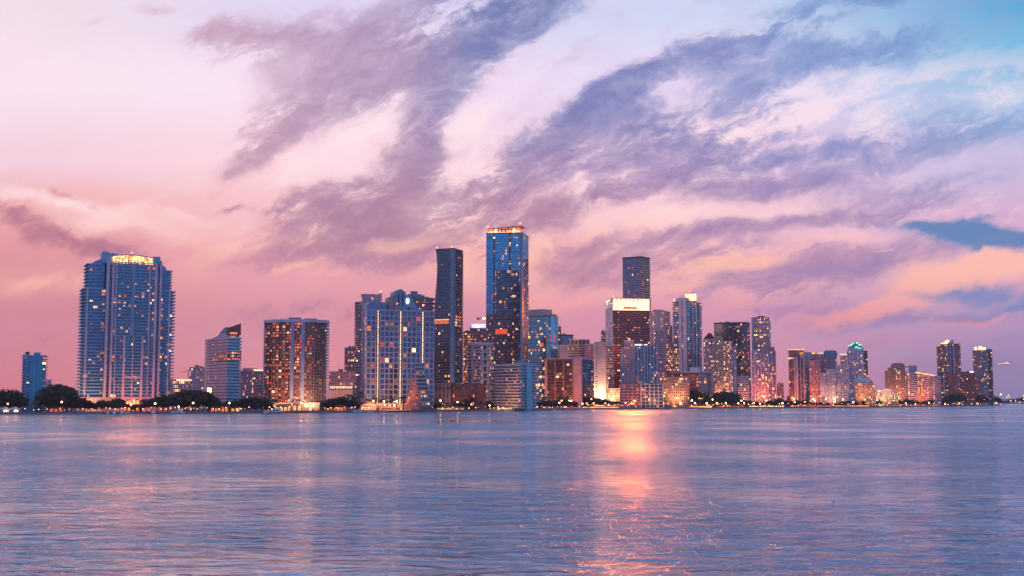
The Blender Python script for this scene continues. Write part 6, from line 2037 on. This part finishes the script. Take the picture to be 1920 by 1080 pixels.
# lit aircraft low over the water on the far right
D = 3000
rt = empty('airliner', (wx(1881, D, 682), D, wz(682, D)), R(0), 'bright lit aircraft low in the sky right of the rightmost tower', 'aircraft')
rt.rotation_euler = (0, R(-3.5), 0)
fu = MB()
ring = [(-21, .25), (-17, 1.2), (-8, 2.0), (12, 2.0), (18, 1.5), (21, .3)]
for x, r0 in ring:
    for i in range(10):
        t_ = i / 10 * 2 * math.pi
        fu.v.append((x, r0 * math.cos(t_), r0 * math.sin(t_)))
for s_ in range(5):
    for i in range(10):
        j = (i + 1) % 10
        fu.f.append((s_ * 10 + i, s_ * 10 + j, s_ * 10 + 10 + j, s_ * 10 + 10 + i))
fu.f += [tuple(reversed(range(10))), tuple(range(50, 60))]
fu.mi = [fu.m('hull_white')] * len(fu.f)
fo = fu.build('fuselage', rt)
MB().box(-15, 17, -2.2, -1.9, -.5, .9, 'strip_light').build('window_row', fo)
MB().prism([(-3, -16), (0, -16), (5, 0), (0, 0), (5, .1), (0, 16), (-3, 16), (-4, .1)][:4], -.6, -.3, 'hull_white').prism([(0, 0), (5, 0), (0, 16), (-3, 16)], -.6, -.3, 'hull_white').build('wing', rt)
MB().extrude([(14, 1.6), (20, 1.2), (21, 6), (18.5, 6)], -.2, .2, 'hull_white').build('tail_fin', rt)
MB().ball((10, 0, 3), .9, 'lamp_red').ball((6.5, 0, 2.7), .6, 'lamp_red').build('beacon', rt)

# low far shore with port lights, right edge
tag(MB().prism([(wx(1868, 4300), 4300), (wx(2250, 4300), 4300), (wx(2300, 5200), 5200), (wx(1850, 5200), 5200)], -2, 1.6, 'soil').build('shore'), kind='structure')
rt = empty('warehouse', (wx(1886, 4250), 4250, 0), 0, 'long dark blue warehouse on the far shore at the right edge', 'warehouse')
MB().box(-13, 14, 0, 30, 0, 9, 'hull_dark').build('wall', rt)
MB().extrude([(-13.5, 9.02), (14.5, 9.02), (13, 11), (-12, 11)], -.5, 31, 'roof_blue').build('roof', rt)
rt = empty('bridge', (wx(1900, 4450), 4450, 0), 0, 'low road bridge crossing behind the far warehouse, right edge', 'bridge')
MB().box(-62, 220, -4, 4, 13, 15, 'brown_stone').build('deck', rt)
for i in range(16):
    MB().box(-58 + i * 18, -56 + i * 18, -3, 3, -2, 13, 'brown_stone').build('bridge_pier', rt)
for i in range(9):
    px_ = 1900 + i * 34 / 3
    D = 4330 + i * 20
    h = 18 + (i * 7 % 5) * 2
    rt = empty('tree', (wx(px_, D), D, 1.6), i, 'dark tree on the far low shore at the right edge', 'tree', 'dark trees on the far right shore')
    inst('trunk', TRUNKS[i % 3], rt, (0, 0, 0), (h, h, h * .8))
    inst('crown', CROWNS[i % 5], rt, (0, 0, h * .5), (h * 1.0, h * .8, h * .5))
for i, (px_, y_, r_, D) in enumerate(((1877, 739.5, 3.0, 4200), (1891, 741.5, 1.9, 4300), (1888, 745, 1.5, 4290), (1893, 745, 1.5, 4290), (1895.5, 751, 1.6, 4240), (1904, 751, 1.5, 4250), (1919.5, 742, 1.8, 4300), (1919.5, 748, 1.6, 4300), (1876, 754.5, 1.5, 4200), (1911, 754, 1.1, 4240))):
    z_ = wz(y_, D)
    rt = empty('port_light', (wx(px_, D), D, 0), 0, 'big pink glowing mast light, highest on the far right shore' if i == 0 else 'warm mast light on the far right shore', 'lamp', None if i == 0 else 'mast lights on the far right shore')
    inst('pole', POST, rt, (0, 0, 0), (2.5, 2.5, z_))
    inst('globe', G_RED if i == 0 else G_SMALL, rt, (0, 0, z_), (r_, r_, r_))

# ------------------------------------------------------------------ evening haze over the bay
m = bpy.data.materials.new('haze')
m.use_nodes = True
nt = m.node_tree
for n_ in list(nt.nodes):
    if n_.type == 'BSDF_PRINCIPLED':
        nt.nodes.remove(n_)
pv = nt.nodes.new('ShaderNodeVolumePrincipled')
pv.inputs['Color'].default_value = (1, .90, .95, 1)
pv.inputs['Density'].default_value = .00004
nt.links.new(pv.outputs[0], nt.nodes['Material Output'].inputs['Volume'])
MATS['haze'] = m
hz = MB().box(-3800, 3800, -400, 5300, -3.5, 300, 'haze').build('haze')
tag(hz, kind='stuff')

number_all()
